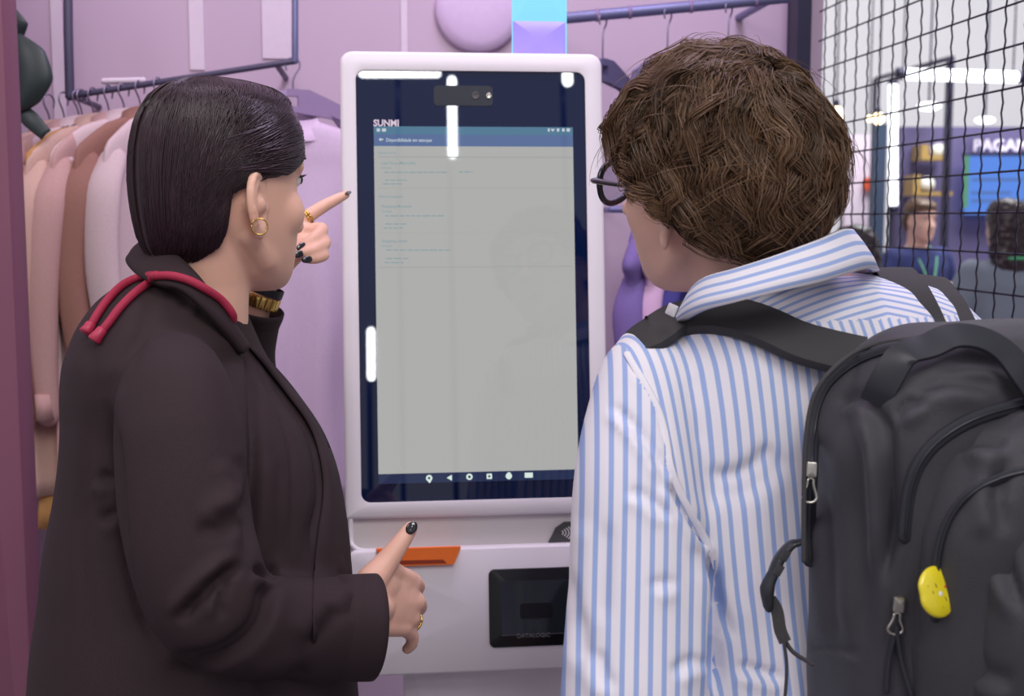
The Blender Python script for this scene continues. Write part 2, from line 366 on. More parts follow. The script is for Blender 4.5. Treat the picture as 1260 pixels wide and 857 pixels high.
def tube_lamp(name, label, p0, p1, r, grp=None):
    t = thing(name, label, 'lamp', np.minimum(p0, p1), grp); m = MB(); m.tube([p0, (p0+p1)/2, p1], r, n=10); m.obj('tube', M['led'], t)
    d = nrm(p1-p0); m = MB(); back = np.array([0, r*1.2, 0]); m.tube([p0+back, p1+back], r*.7, n=6); m.obj('housing', M['frame'], t)
    for q, s in ((p0, -1), (p1, 1)):
        m = MB(); m.tube([q+d*s*r*.3, q+d*s*r*1.6], r*1.08, n=10, round_ends=False); m.obj('end_cap', M['frame'], t)
        if abs(d[2]) < .5: m = MB(); m.tube([q+back, q+back+np.array([0, 0, 3.2])], .006, n=5); m.obj('cable', M['frame'], t)
    if abs(d[2]) > .5: b_ = p0 if p0[2] < p1[2] else p1; m = MB(); m.tube([(b_[0], b_[1]+r*1.2, .0), b_+back], r*.6, n=8); m.obj('pole', M['frame'], t)
    return t
tube_lamp('led_tube_lamp', 'tall upright lit white tube lamp beside the teal post', P(1099, 106, 8.7), P(1099, 252, 8.7), .032)
tube_lamp('led_tube_lamp', 'long level lit white tube lamp hanging over the plum stand', P(1114, 91, 8.0), P(1250, 95, 8.0), .038)
def disc_lamp(x, y, d, w_, h_, label):
    c = P(x, y, d); t = thing('ceiling_lamp', label, 'lamp', c); m = MB(); m.ell(c, (w_, w_, h_)); m.obj('diffuser', M['led'], t)
    m = MB(); m.tube([c+np.array([0, 0, h_*.6]), c+np.array([0, 0, .9])], .008, n=6); m.obj('cable', M['frame'], t)
disc_lamp(1143, 131, 9.0, .085, .032, 'flat oval lit pendant lamp above the gold shelves')
disc_lamp(1212, 148, 9.0, .07, .025, 'flat oval lit pendant lamp above the white lettering')
for (x, y, d, r, lab) in ((1029, 141, 7.5, .045, 'bright warm bulb with glass shade beside the grey hall wall'), (1081, 146, 8.0, .035, 'round warm bulb in front of the teal post'), (1070, 146, 8.3, .02, 'tiny warm bulb beside the round warm bulb')):
    c = P(x, y, d); t = thing('bulb_lamp', lab, 'lamp', c); m = MB(); m.ell(c, (r, r, r*1.1)); m.obj('bulb', M['bulb'], t)
    m = MB(); m.tube([c+np.array([0, 0, r]), c+np.array([0, 0, r*1.7])], r*.4, n=8); m.obj('socket', M['frame'], t)
    m = MB(); m.tube([c+np.array([0, 0, r*1.7]), c+np.array([0, 0, 1.2])], .006, n=5); m.obj('cable', M['frame'], t)
for (x0, y0, x1, y1, lab) in ((1134, 178, 1170, 197, 'upper gold display shelf holding a white rounded jar'), (1124, 215, 1172, 241, 'lower gold display shelf holding a white rounded jar')):
    c = P((x0+x1)/2, y1, 9.1); t = thing('display_shelf', lab, 'shelf', c); pbox(x0, y1-5, x1, y1, 8.95, .24).obj('board', M['goldp'], t, smooth=False); pbox(x0, y0, x0+9, y1-5, 8.97, .22).obj('bracket', M['goldp'], t, smooth=False)
for (x, y, d) in ((1155, 186, 9.02), (1140, 227, 9.02)):
    c = P(x, y, d); t = thing('white_jar', 'white rounded jar on the %s gold shelf' % ('upper' if y < 200 else 'lower'), 'jar', c)
    a = np.linspace(0, 2*np.pi, 14, endpoint=False); s = .0062
    m = MB(); m.loft([c+np.stack([np.cos(a)*r*s*10, np.sin(a)*r*s*10, np.full(14, z*s)], 1) for r, z in ((.6, -7), (.95, -5), (1, 0), (.9, 5), (.6, 7))]); m.obj('body', M['badge_white'], t)
    m = MB(); m.tube([c+np.array([0, 0, 7*s]), c+np.array([0, 0, 9*s])], .03, n=10, round_ends=False); m.obj('lid', M['silverw'], t)
sc = thing('wall_screen', 'large blue lit display screen with green edge on the plum stand wall', 'screen', P(1240, 262, 9.1))
pbox(1190, 192, 1330, 264, 9.08, .05).obj('panel', M['bluescr'], sc, smooth=False)
pbox(1187, 192, 1192, 256, 9.06, .03).obj('edge_strip', M['greenedge'], sc, smooth=False)
pbox(1187, 189, 1334, 192, 9.05, .06).obj('bezel', M['frame'], sc, smooth=False)
for i_, yy in enumerate((209, 220, 236, 246)): pbox(1196, yy, 1196+(40, 62, 48, 70)[i_], yy+2.5, 9.07, .02).obj('text_row', M['screen_head'], sc, smooth=False)

def text_mesh(s, size, mat_, parent, R, origin, name='lettering', depth=.0006, align='LEFT', bold=0.0, sx=1.0):
    cu = bpy.data.curves.new('t', 'FONT'); cu.body = s; cu.size = size; cu.extrude = depth; cu.align_x = align; cu.offset = bold*size; cu.resolution_u = 3
    o = bpy.data.objects.new('t', cu); COL.objects.link(o); dg = bpy.context.evaluated_depsgraph_get(); dg.update()
    me = bpy.data.meshes.new_from_object(o.evaluated_get(dg)); V = np.empty(len(me.vertices)*3); me.vertices.foreach_get('co', V); V = V.reshape(-1, 3)
    F = [tuple(p.vertices) for p in me.polygons]; bpy.data.objects.remove(o); bpy.data.curves.remove(cu); bpy.data.meshes.remove(me)
    L = np.stack([V[:, 0]*sx, -V[:, 2], V[:, 1]], 1)
    return mkobj(name, L@np.asarray(R).T+np.asarray(origin), F, mat_, parent, smooth=False)
t = thing('wall_lettering', 'white block lettering on the plum stand wall above the blue screen', 'lettering', P(1230, 186, 9.17))
text_mesh('PAGAMENTOS', .125, M['letter'], t, np.eye(3), P(1197, 186, 9.17), depth=.012, bold=.012)

# ------------------------------------------------------------------ clothes display: rails, hangers, garments
def pipe(pts, r, mat_, parent, name): m = MB(); m.tube(pts, r, n=12); return m.obj(name, mat_, parent)
rl = thing('clothes_rail', 'slim dark clothes rail holding the crowded pale shirts', 'clothes rail', P(88, 118, 2.33))
RL = lambda x: P(x, 118-(x-88)*.1556, 2.33+(x-88)*.0001)
def wall_behind(p): return p - WN*(((p-W0)@WN))      # on the wall plane
pipe([RL(84), RL(200), RL(363)], .006, M['hanger'], rl, 'rail')
pipe([RL(363), P(363, 40, 2.357), P(363, -60, 2.357)], .0065, M['pipe'], rl, 'hanging_rod'); pipe([RL(86), P(84, 40, 2.33), P(83, -60, 2.33)], .009, M['hanger'], rl, 'hanging_rod')
for x in (88, 340): pipe([RL(x), wall_behind(RL(x))], .006, M['hanger'], rl, 'wall_arm')
pipe([P(128, 100, 2.34), P(176, 99, 2.34)], .006, M['wall_white'], rl, 'price_strip')
rr = thing('clothes_rail', 'thick slate blue clothes rail over the man with empty hangers', 'clothes rail', P(700, 22, 2.45))
RR = lambda x: P(x, 22-(x-700)*.094, 2.45)
pipe([RR(640), RR(800), RR(968)], .0115, M['pipe'], rr, 'rail')
for x in (735, 775, 850, 930): m = MB(); m.tube([RR(x-2), RR(x+2)], .0135, n=12, round_ends=False); m.obj('collar', M['hanger_pale'], rr)
for x in (690, 950): pipe([RR(x), wall_behind(RR(x))], .008, M['pipe'], rr, 'wall_arm')
r2 = thing('clothes_rail', 'low lilac clothes rail holding the purple, pink and navy coats', 'clothes rail', P(800, 262, 2.5))
RL2 = lambda x: P(x, 258, 2.50)
pipe([RL2(752), RL2(960)], .007, M['pipe'], r2, 'rail')
for x in (760, 950): pipe([RL2(x), wall_behind(RL2(x))], .006, M['pipe'], r2, 'wall_arm')

def make_hanger(hook, yaw, mat_, label, group, sc_=1.0, drop=.06, wd=.2, ht=.016):
    R = rot(yaw); t = thing('coat_hanger', label, 'hanger', hook-np.array([0, 0, drop+.1]), group)
    a = np.linspace(-.6*np.pi, .5*np.pi, 8)[::-1]
    m = MB(); pts = [(math.sin(q+.5*np.pi)*-.014*0+math.cos(q)*.014, 0, .002+math.sin(q)*.014) for q in a]
    pts = [(-.012, 0, -.008), (-.014, 0, .004), (-.008, 0, .013), (.002, 0, .015), (.012, 0, .009), (.013, 0, -.004), (.005, 0, -.016), (0, 0, -.03), (0, 0, -drop)]
    m.tube(np.array(pts)@R.T+hook, .0018, n=6, sub=2); m.obj('hook', M['hook'], t)
    # flat shaped shoulders with a round hole: two halves meeting around the hole
    top = [(0, .0), (.03, -.004), (.07, -.022), (.12, -.046), (wd, -.088)]; bot = [(wd-.004, -.104), (.12, -.07), (.07, -.052), (.03, -.046), (0, -.045)]
    m = MB()
    for s in (-1, 1):
        poly = np.array([(x*s, z-drop) for x, z in top[1:]+bot[:-1]] + [(.011*s, -.044-drop), (.011*s, -.002-drop)]); poly = poly if s < 0 else poly
        m.prism(poly, ht, hook, R, bev=min(.003, ht*.2))
    m.prism(rrect(.026, .014, .003, 3, 0, -drop-.007), ht*.98, hook, R); m.prism(rrect(.026, .012, .003, 3, 0, -drop-.039), ht*.98, hook, R)
    m.obj('shoulder_bar', mat_, t, auto=40)
    return t
def sup(a, b, n, p=2.3, c=(0, 0), sgn=1):
    t = np.linspace(0, 2*np.pi, n, endpoint=False); ct, st = np.cos(t), np.sin(t)
    return np.stack([c[0]+a*np.sign(ct)*np.abs(ct)**(2/p), c[1]+b*np.sign(st)*np.abs(st)**(2/p)], 1)
def garment(name, label, cat, hook, yaw, mat_, L=.62, wd=.2, sl=.5, th=.022, drop=.06, seed=0, group=None, dress=False, sleeve_r=.04, thin=1.0):
    R = rot(yaw); t = thing(name, label, cat, hook-np.array([0, 0, drop+.06+L]), group); z0 = -drop
    rings = []; rows = [(-.012, .05, .020), (-.02, .085, .024), (-.045, .13, .027), (-.075, .175, .028), (-.1, wd+.005, .026), (-.14, wd+.008, .027), (-.25, wd-.005, th+.01), (-.45*L-.1, wd-.012, th+.012), (-.8*L-.06, wd+.005, th+.014), (-L-.06, wd+.012+(.03 if dress else 0), th+.016)]
    zz = np.array([r[0] for r in rows]); Z = np.concatenate([np.linspace(-.012, -.14, 10), np.linspace(-.16, -L-.06, 18)])
    n = 56; ph = seed*1.7
    for z in Z:
        a = np.interp(-z, -zz, [r[1] for r in rows]); b = thin*np.interp(-z, -zz, [r[2] for r in rows])
        q = sup(a, b, n, 2.4); amp = .011*thin*np.clip((-z-.1)/.35, 0, 1)
        y = q[:, 1]+amp*np.sin(q[:, 0]*(38+5*math.sin(seed))+ph+z*1.6)+amp*.6*np.sin(q[:, 0]*71+ph*2-z*2)
        rings.append(np.stack([q[:, 0]+.004*math.sin(z*20+ph), y, np.full(n, z+z0)], 1)@R.T+hook)
    m = MB(); m.loft(rings); m.obj('body', mat_, t)
    if sl > 0:
        for s in (-1, 1):
            pts = np.array([(s*(wd-.02), 0, z0-.105), (s*(wd+.018), .004, z0-.17), (s*(wd+.03), .01*math.sin(seed), z0-.3), (s*(wd+.022), .02*math.sin(seed+1), z0-.105-sl*.8), (s*(wd+.014), .022*math.sin(seed+1), z0-.105-sl)])
            m = MB(); m.tube(pts@R.T+hook, [sleeve_r*.8, sleeve_r, sleeve_r*.95, sleeve_r*.85, sleeve_r*.8], n=14, flat=.62, sub=5, round_ends=True); m.obj('sleeve', mat_, t)
            m = MB(); e = pts[-1]; m.tube(np.array([e+(0, 0, .035), e-(0, 0, .012)])@R.T+hook, sleeve_r*.84, n=14, flat=.68, round_ends=False); m.obj('cuff', mat_, t)
    if sl <= 0: return t
    a = np.linspace(0, 2*np.pi, 25); m = MB(); cl = np.stack([.052*np.cos(a), .03*np.sin(a), z0-.012+.012*np.sin(a)], 1)[:-1]
    o1 = cl*np.array([1.15, 1.2, 1])+np.array([0, 0, -.028]); up_ = cl*np.array([.9, .9, 1])+np.array([0, 0, .012]); inn = cl*np.array([.8, .8, 1])-np.array([0, 0, .02])
    m.loft([x@R.T+hook for x in (o1, up_, inn)], cap0=False, cap1=False); m.obj('collar', mat_, t)
    return t
fab = lambda n, c: mat('fabric_'+n, c, .85, scale=200, noise_amt=.08, bump=.3, bscale=900)
G = dict(cream=fab('cream', (202,166,152)), pink=fab('blush', (190,150,146)), whitep=fab('pinkish_white', (210,186,188)), brown=fab('brown', (150,106,94)), tan=fab('tan', (180,138,118)), ochre=fab('ochre', (190,140,84)), lilac=fab('pale_lilac', (212,188,214)), violet=fab('violet', (120,100,160)), rosy=fab('lilac_pink', (206,170,200)), navy=fab('indigo', (62,58,128)), grey=fab('grey_mauve', (120,92,110)))
yawL = math.atan2(-.92, -.38)                                         # garment width runs towards the camera and to the left
spec = [(30, 'cream', .60, 'cream', 0), (48, 'pink', .62, 'blush pink', 0), (66, 'whitep', .58, 'pinkish white', 0), (84, 'cream', .64, 'cream', 0), (103, 'pink', .60, 'blush pink', 0), (122, 'whitep', .64, 'pinkish white', 0), (142, 'brown', .56, 'brown', 0), (164, 'whitep', .60, 'pinkish white', 0)]
order = ['first', 'second', 'third', 'fourth', 'fifth', 'sixth', 'seventh', 'eighth', 'ninth']
for i, (x, g, L, nm, _) in enumerate(spec):
    hk = RL(x+30)-np.array([0, 0, .006]); yw = yawL+.12*math.sin(i*2.1)
    garment('hanging_shirt', '%s shirt hanging on the dark slim rail, %s from the mauve post' % (nm, order[i]), 'shirt', hk, yw, G[g], L=L, wd=.175, sl=.44, seed=i, drop=.045, group='shirts on the slim rail', thin=.62, sleeve_r=.034)
    make_hanger(hk, yw, M['hanger'], 'dark hanger on the slim rail, %s from the mauve post' % order[i], 'dark hangers on the slim rail', drop=.045, wd=.16, ht=.007)
hk = RL(100)-np.array([0, 0, .006]); garment('hanging_garment', 'long ochre yellow garment on the slim rail, reaching below the pale shirts', 'garment', hk, yawL+.1, G['ochre'], L=.70, wd=.15, sl=0, seed=3, drop=.045, thin=.6)
make_hanger(hk, yawL+.1, M['hanger'], 'dark hanger holding the long ochre garment on the slim rail', 'dark hangers on the slim rail', drop=.045, wd=.12, ht=.007)
hk = RL(360)+np.array([.0, 0, -.008])
garment('hanging_shirt', 'pale lilac shirt on a lilac hanger between the woman and the kiosk', 'shirt', hk, .25, G['lilac'], L=.70, wd=.17, sl=.5, seed=2, drop=.095)
make_hanger(hk, .25, M['hanger_pale'], 'lilac hanger holding the pale lilac shirt', None, drop=.045, wd=.12)
for i, (x, yw, lab) in enumerate(((742, .95, 'empty slate hanger beside the kiosk top'), (822, .9, 'empty slate hanger above the man, in the middle of its rail'), (897, .9, 'empty slate hanger nearest the black frame post'))):
    make_hanger(RR(x)-np.array([0, 0, .012]), yw, M['hanger_slate'], lab, 'empty slate hangers', drop=.075, wd=.13)
for i, (x, g, nm, yw, L) in enumerate(((796, 'violet', 'violet coat on the low rail beside the kiosk', 1.25, .62), (822, 'rosy', 'lilac pink coat on the low rail beside the violet coat', 1.2, .55), (850, 'navy', 'indigo coat on the low rail behind the man', 1.1, .6), (890, 'violet', 'violet coat on the low rail beside the indigo coat', 1.1, .6))):
    hk = RL2(x)-np.array([0, 0, .007]); garment('hanging_coat', nm, 'coat', hk, yw, G[g], L=L, wd=.13, sl=.45, seed=i+11, drop=.03, sleeve_r=.032)
# round pale disc on the wall, leaf plant top left
c = wall_pt(588, 12, .0); m = MB(); a = np.linspace(0, 2*np.pi, 48, endpoint=False)
rings = [c+(np.cos(a)[:, None]*WD+np.sin(a)[:, None]*np.array([0, 0, 1.]))*r+WN*h for r, h in ((.092, .002), (.092, .014), (.088, .02), (.07, .026), (.03, .029))]
m.loft(rings); tag(m.obj('round_ornament', M['mirror']), 'large pale lilac round ornament on the booth wall behind the kiosk', 'ornament')
pl = thing('leaf_plant', 'dark green drooping big leaf in front of the mauve post', 'plant', P(30, 60, 2.2))
def leaf(spine, wds, side, name='leaf'):
    m = MB(); R_ = []
    pts, _ = spline(np.array(spine), np.zeros(len(spine)), 6); ws = np.interp(np.linspace(0, 1, len(pts)), np.linspace(0, 1, len(wds)), wds)
    for i, (p, wv) in enumerate(zip(pts, ws)):
        cs = np.linspace(-1, 1, 9); up_ = [p+side*wv*c_+FV*(.25*wv*c_*c_)-FV*.0015 for c_ in cs]; dn = [p+side*wv*c_+FV*(.25*wv*c_*c_)+FV*.0015 for c_ in cs[::-1]]
        R_.append(np.array(up_+dn))
    m.loft(R_); return m.obj(name, M['leaf'], pl)
leaf([P(12, 10, 2.2), P(18, 28, 2.2), P(20, 45, 2.21)], [.01, .022, .012], RV)
leaf([P(22, 42, 2.19), P(34, 65, 2.18), P(40, 100, 2.18), P(30, 128, 2.19), P(22, 140, 2.2)], [.006, .028, .034, .026, .004], nrm(RV+UV*.2))
leaf([P(18, 128, 2.21), P(36, 146, 2.2), P(56, 166, 2.2)], [.012, .016, .012], nrm(RV*.7+UV*.7))
m = MB(); m.tube([P(10, -60, 2.2), P(8, 0, 2.2), P(14, 60, 2.21), P(16, 130, 2.21)], .005, n=8, sub=3); m.obj('stem', M['leaf'], pl)

# ------------------------------------------------------------------ kiosk
KC = np.array([-.05283, 1.81981, 1.37421]); KR = rot(D(6.228), D(-6.916), D(-.139))
KN = -KR[:, 1]
def K(px, py, off=0):                                                # pixel -> local (x,z) on the screen plane moved off towards the camera
    d = P(px, py, 1)-CAM; t = ((KC+KN*off-CAM)@KN)/(d@KN); l = KR.T@(CAM+d*t-KC); return np.array([l[0], l[2]])
def KW(x, z, off=0): return KC+KR@np.array([x, -off, z])
kb = thing('self_service_kiosk', 'white self-service kiosk with a tall portrait touch screen and grey page', 'kiosk', (KC[0], KC[1]+.06, 0))
tl = K(420, 63); trr = K(742, 70); HWD = .193
# head: rounded white housing (front 6 mm proud of the glass), back shell
zt = K(580, 64)[1]; zs_ = K(580, 636)[1]; zr = K(580, 672)[1]; zb = K(560, 826)[1]; xl = K(421, 300)[0]; xr = K(744.5, 300)[0]; cx = (xl+xr)/2; HW = xr-xl
gx0, gx1 = K(441, 350)[0], K(723.5, 350)[0]; gz1 = K(580, 88)[1]; gz0 = K(580, 615.5)[1]
def frame_ring(o0, o1, i0, i1, n=8):
    pass
outer = rrect(HW, zt-zs_, .018, 6, cx, (zt+zs_)/2)
outer[14:28, 1] = np.minimum(outer[14:28, 1], zs_+.004); outer[14:28, 0] = cx+np.sign(outer[14:28, 0]-cx)*HW/2*np.linspace(1, .995, 14)*0+np.where(outer[14:28, 0] < cx, xl, xr); outer[14:21, 1] = np.linspace(zs_+.006, zs_, 7); outer[21:28, 1] = np.linspace(zs_, zs_+.006, 7); inner = rrect(gx1-gx0, gz1-gz0, .014, 6, (gx0+gx1)/2, (gz0+gz1)/2)
def ringk(poly, off): return np.array([KW(x, z, off) for x, z in poly])
def inset(poly, d): c = poly.mean(0); s = np.sign(poly-c); return poly-s*d
m = MB(); m.loft([ringk(inset(outer, .012), -.062), ringk(inset(outer, .003), -.058), ringk(outer, -.045), ringk(outer, -.006), ringk(inset(outer, .0015), .001), ringk(inset(outer, .006), .004), ringk(inset(inner, -.001), .004), ringk(inner, .0035), ringk(inner, -.004)], cap0=True, cap1=False)
m.obj('screen_housing', M['white'], kb, auto=50)
m = MB(); m.loft([ringk(inset(inner, -.0005), -.004), ringk(inset(inner, -.0005), .0005)]); m.obj('glass_panel', M['glass'], kb, auto=40)
def plate(name, x0, z0, x1, z1, off, th, mt, r=0, parent=kb):
    m = MB(); poly = rrect(x1-x0, z1-z0, max(r, 1e-4), 4 if r > 0 else 1, (x0+x1)/2, (z0+z1)/2)
    m.prism(poly, th, KW(0, 0, off-th/2), KR); return m.obj(name, M[mt], parent, smooth=False)
sw, sh = .299, .531; hz1 = K(580, 168)[1]; hz0 = K(580, 180.5)[1]; nz = K(580, 581)[1]
plate('screen', -sw/2, nz, sw/2, hz0, .0012, .0004, 'screen'); scr = [o for o in COL.objects if o.name.startswith('screen') and o.name == 'screen'][0]
plate('status_bar', -sw/2, K(580, 166)[1], sw/2, sh/2, .0012, .0004, 'screen_stat', parent=scr); plate('title_bar', -sw/2, hz0, sw/2, K(580, 166)[1], .0012, .0004, 'screen_head', parent=scr)
plate('navigation_bar', -sw/2, -sh/2, sw/2, nz, .0012, .0004, 'screen_nav', parent=scr)
def ktext(s, px, py, size, mt, par=scr, bold=0.0, sx=1.0, off=.0014): q = K(px, py); return text_mesh(s, size, M[mt], par, KR, KW(q[0], q[1], off), depth=.0001, bold=bold, sx=sx)
ktext('Disponibilidade em estoque', 475, 174.5, .0072, 'txt_pale', bold=.012, sx=.84)
ktext('Estoque local', 465.5, 189.5, .0048, 'txt_teal'); ktext('Loja Física (Morumbi)', 469, 202.5, .0058, 'txt_teal', bold=.005)
ktext('Outros estoques', 466, 243.5, .0052, 'txt_teal', bold=.01); ktext('Estoque', 469.5, 207.8, .0046, 'txt_teal')
ktext('Shopping Morumbi', 469.5, 255.8, .0058, 'txt_teal', bold=.005); ktext('Shopping center', 470, 298.5, .0058, 'txt_teal', bold=.005); ktext('Estoque', 470, 261.5, .0046, 'txt_teal'); ktext('Estoque', 470, 304, .0046, 'txt_teal')
def dashes(x0, x1, y, h, mt):
    x = x0; 
    m = MB()
    while x < x1:
        wv = random.uniform(4, 11); wv = min(wv, x1-x+.5); a = K(x, y); b = K(x+wv, y-h); q = rrect(b[0]-a[0], b[1]-a[1], 1e-4, 1, (a[0]+b[0])/2, (a[1]+b[1])/2)
        m.prism(q, .0002, KW(0, 0, .0014), KR); x += wv+1.6
    m.obj('text_row', M[mt], scr, smooth=False)
for (x0, x1, y) in ((473, 551, 213), (565, 581, 212.4), (474, 500, 222.6), (471, 494, 227.2), (474, 547, 266.5), (474, 501, 276.5), (472, 495, 281.5), (475, 555, 308.6), (475, 502, 319), (473, 496, 324)): dashes(x0, x1, y, 1.1, 'line' if False else 'txt_teal')
for y in (194, 232, 286.5, 329):
    a = K(466, y); b = K(704, y-.6); plate('divider', a[0], a[1], b[0], b[1], .0014, .0001, 'line', parent=scr)
# icons: back arrow, status icons, navigation buttons
def kpoly(name, pts, mt, off=.0015): m = MB(); m.prism(np.array([K(*p) for p in pts])[::1], .0002, KW(0, 0, off), KR); return m.obj(name, M[mt], scr, smooth=False)
kpoly('back_arrow', [(466, 172), (468.5, 169.7), (468.5, 171.2), (471.5, 171.2), (471.5, 172.8), (468.5, 172.8), (468.5, 174.3)], 'txt_pale')
for (x, wv) in ((463.5, 4), (470, 5), (674, 2.2), (685, 3), (691.5, 3), (697, 4)): kpoly('status_icon', [(x, 158.4), (x+wv, 158.4), (x+wv, 162.2), (x, 162.2)], 'txt_pale')
kpoly('status_icon', [(677, 159), (683, 159), (680, 162.5)], 'txt_pale')
def ringicon(px, py, r, hole, n=16, square=False):
    q = K(px, py); m = MB(); s = r/836; h = hole/836
    if square: o_ = rrect(2*s, 2*s, s*.3, 2, *q); i_ = rrect(2*h, 2*h, h*.2, 2, *q)
    else:
        a = np.linspace(0, 2*np.pi, n, endpoint=False); o_ = np.stack([q[0]+s*np.cos(a), q[1]+s*np.sin(a)], 1); i_ = np.stack([q[0]+h*np.cos(a), q[1]+h*np.sin(a)], 1)
    m.loft([ringk(o_, .0013), ringk(o_, .0016), ringk(i_, .0016), ringk(i_, .0013)], cap0=False, cap1=False); m.obj('navigation_icon', M['txt_white'], scr, smooth=False)
ringicon(577.5, 587, 4, 1.8); ringicon(602, 586.4, 3.4, 1.3, square=True); ringicon(626, 586, 4, 1.5); ringicon(528, 588.6, 4, 1.6); 
kpoly('navigation_icon', [(549.5, 588.2), (556, 584.5), (556, 591.8)], 'txt_white')
kpoly('navigation_icon', [(645.5, 582), (655.5, 581.8), (655.5, 588), (645.5, 588.2)], 'txt_white'); kpoly('navigation_icon', [(624.5, 581.5), (628, 581.5), (628, 590), (624.5, 590)], 'txt_white')
kpoly('navigation_icon', [(526, 592), (531, 592), (528.5, 595)], 'txt_white')
text_mesh('SUNMI', .0135, M['logo'], kb, KR, KW(*K(459.5, 155.3), .0014), depth=.0002, bold=.03, sx=.95)
# camera bar
q0, q1 = K(534, 130), K(606, 106); plate('camera_bar', q0[0], q0[1], q1[0], q1[1], .0012, .0006, 'camera_bar', r=.006)
for (x, r) in ((585, .0058), (603-1.5, .0042)):
    q = K(x, 118); m = MB(); a = np.linspace(0, 2*np.pi, 20, endpoint=False)
    m.loft([ringk(np.stack([q[0]+rr_*np.cos(a), q[1]+rr_*np.sin(a)], 1), o_) for rr_, o_ in ((r, .001), (r, .0022), (r*.8, .0024), (r*.6, .0016), (r*.2, .0018))]); m.obj('camera_lens', M['nfc'] if x < 590 else M['steel'], kb)
# lower unit : recess wall, lip, front body
zl = zr; bx0 = K(431, 675)[0]-.002; bx1 = K(744.5, 640)[0]
recess = [(bx0+.006, zs_+.004), (bx1-.006, zs_+.004), (bx1-.006, zr+.002), (bx0+.006, zr+.002)]
m = MB(); poly = rrect(bx1-bx0-.004, zs_-zr+.03, .004, 5, (bx0+bx1)/2, (zs_+zr)/2-.002); m.prism(poly, .05, KW(0, 0, -.033), KR); m.obj('recess_panel', M['greyp'], kb, auto=40)
low = rrect(bx1-bx0, zr-zb, .012, 6, (bx0+bx1)/2, (zr+zb)/2)
lowpoly = [p for p in low]
m = MB(); m.loft([ringk(inset(low, .006), -.085), ringk(inset(low, .001), -.08), ringk(low, -.07), ringk(low, .010), ringk(inset(low, .0012), .0135), ringk(inset(low, .004), .015)]); m.obj('lower_housing', M['white'], kb, auto=50)
# raised side lip curving up at the left of the recess
for (xs, s) in ((bx0, 1), (bx1, -1)):
    pts = [KW(xs+s*.003, zs_+.004, -.002), KW(xs+s*.003, zr+.016, -.002), KW(xs+s*.006, zr+.006, .002), KW(xs+s*.018, zr-.001, .006), KW(xs+s*.05, zr-.003, .006)]
    m = MB(); m.tube(pts, .0036, n=10, sub=4); m.obj('recess_lip', M['white'], kb)
kl = lambda pts, off: [K(*p, off) for p in pts]
m = MB(); m.prism(np.array(kl([(463, 677), (567, 674), (558, 694), (475, 696.5)], .02)), .012, KW(0, 0, .016), KR, bev=.001); lat = m.obj('paper_latch', M['orange'], kb, auto=30)
m = MB(); m.prism(np.array(kl([(480, 690.5), (545, 689), (550, 693.5), (484, 695.5)], .0225)), .002, KW(0, 0, .0215), KR); m.obj('latch_slot', M['orange_dark'], lat, smooth=False)
m = MB(); m.prism(np.array(kl([(674, 669), (684, 650), (694, 643), (735, 642), (738, 667)], -.006)), .004, KW(0, 0, -.007), KR, bev=.001); nf = m.obj('contactless_pad', M['nfc'], kb, auto=30)
for i_, r in enumerate((4, 7.5, 11, 14.5)):
    pts = [KW(*K(689+r*math.cos(q), 656+r*.72*math.sin(q), -.004), -.004) for q in np.linspace(-.75, .75, 8)]; m = MB(); m.tube(pts, .0009, n=6); m.obj('contactless_wave', M['nfcw'], nf)
a0 = K(602.5, 798, .017); a1 = K(716, 697.5, .017); cxs = (a0+a1)/2
m = MB(); po = rrect(a1[0]-a0[0], a1[1]-a0[1], .009, 6, *cxs); m.prism(po, .004, KW(0, 0, .0155), KR, bev=.0008); sc_ = m.obj('scanner_bezel', M['scan'], kb, auto=40)
b0 = K(617, 783, .018); b1 = K(706, 713, .018); m = MB(); m.prism(rrect(b1[0]-b0[0], b1[1]-b0[1], .005, 5, *((b0+b1)/2)), .001, KW(0, 0, .018), KR); m.obj('scanner_window', M['scanw'], sc_, smooth=False)
b0 = K(640, 762, .0185); b1 = K(680, 742, .0185); m = MB(); m.prism(rrect(b1[0]-b0[0], b1[1]-b0[1], .004, 4, *((b0+b1)/2)), .001, KW(0, 0, .0184), KR); m.obj('scanner_lens', M['scan'], sc_, smooth=False)
q = K(636, 785.5, .0185); text_mesh('DATALOGIC', .0088, mat('scanner_text', (120,118,122), .5), sc_, KR, KW(q[0], q[1], .0188), depth=.0001, sx=1.0)
a_ = K(617, 782, .018); b_ = K(706, 779.6, .018); m = MB(); m.prism(rrect(b_[0]-a_[0], .0012, 1e-4, 1, *((a_+b_)/2)), .0006, KW(0, 0, .0187), KR); m.obj('window_edge', M['nfc'], sc_, smooth=False)
for i_ in range(3): a_ = K(473+i_*4.5, 668.5, -.008); m = MB(); m.prism(rrect(.004, .0016, 1e-4, 1, *a_), .0004, KW(0, 0, -.0088), KR); m.obj('print_mark', M['nfc'], kb, smooth=False)
# stand: column and foot
top = KW((bx0+bx1)/2, zb, -.03); sx0 = K(476, 850)[0]; 
m = MB(); hh = top[2]+.02; Rz = rot(D(6.2)); m.box((top[0]+.01, top[1]+.035, hh/2), (.255, .05, hh), Rz, bev=.01); m.obj('stand_column', M['white'], kb, auto=40)
m = MB(); m.box((top[0]+.01, top[1]+.0, .012), (.46, .42, .024), Rz); m.obj('stand_foot', M['white'], kb, smooth=False)
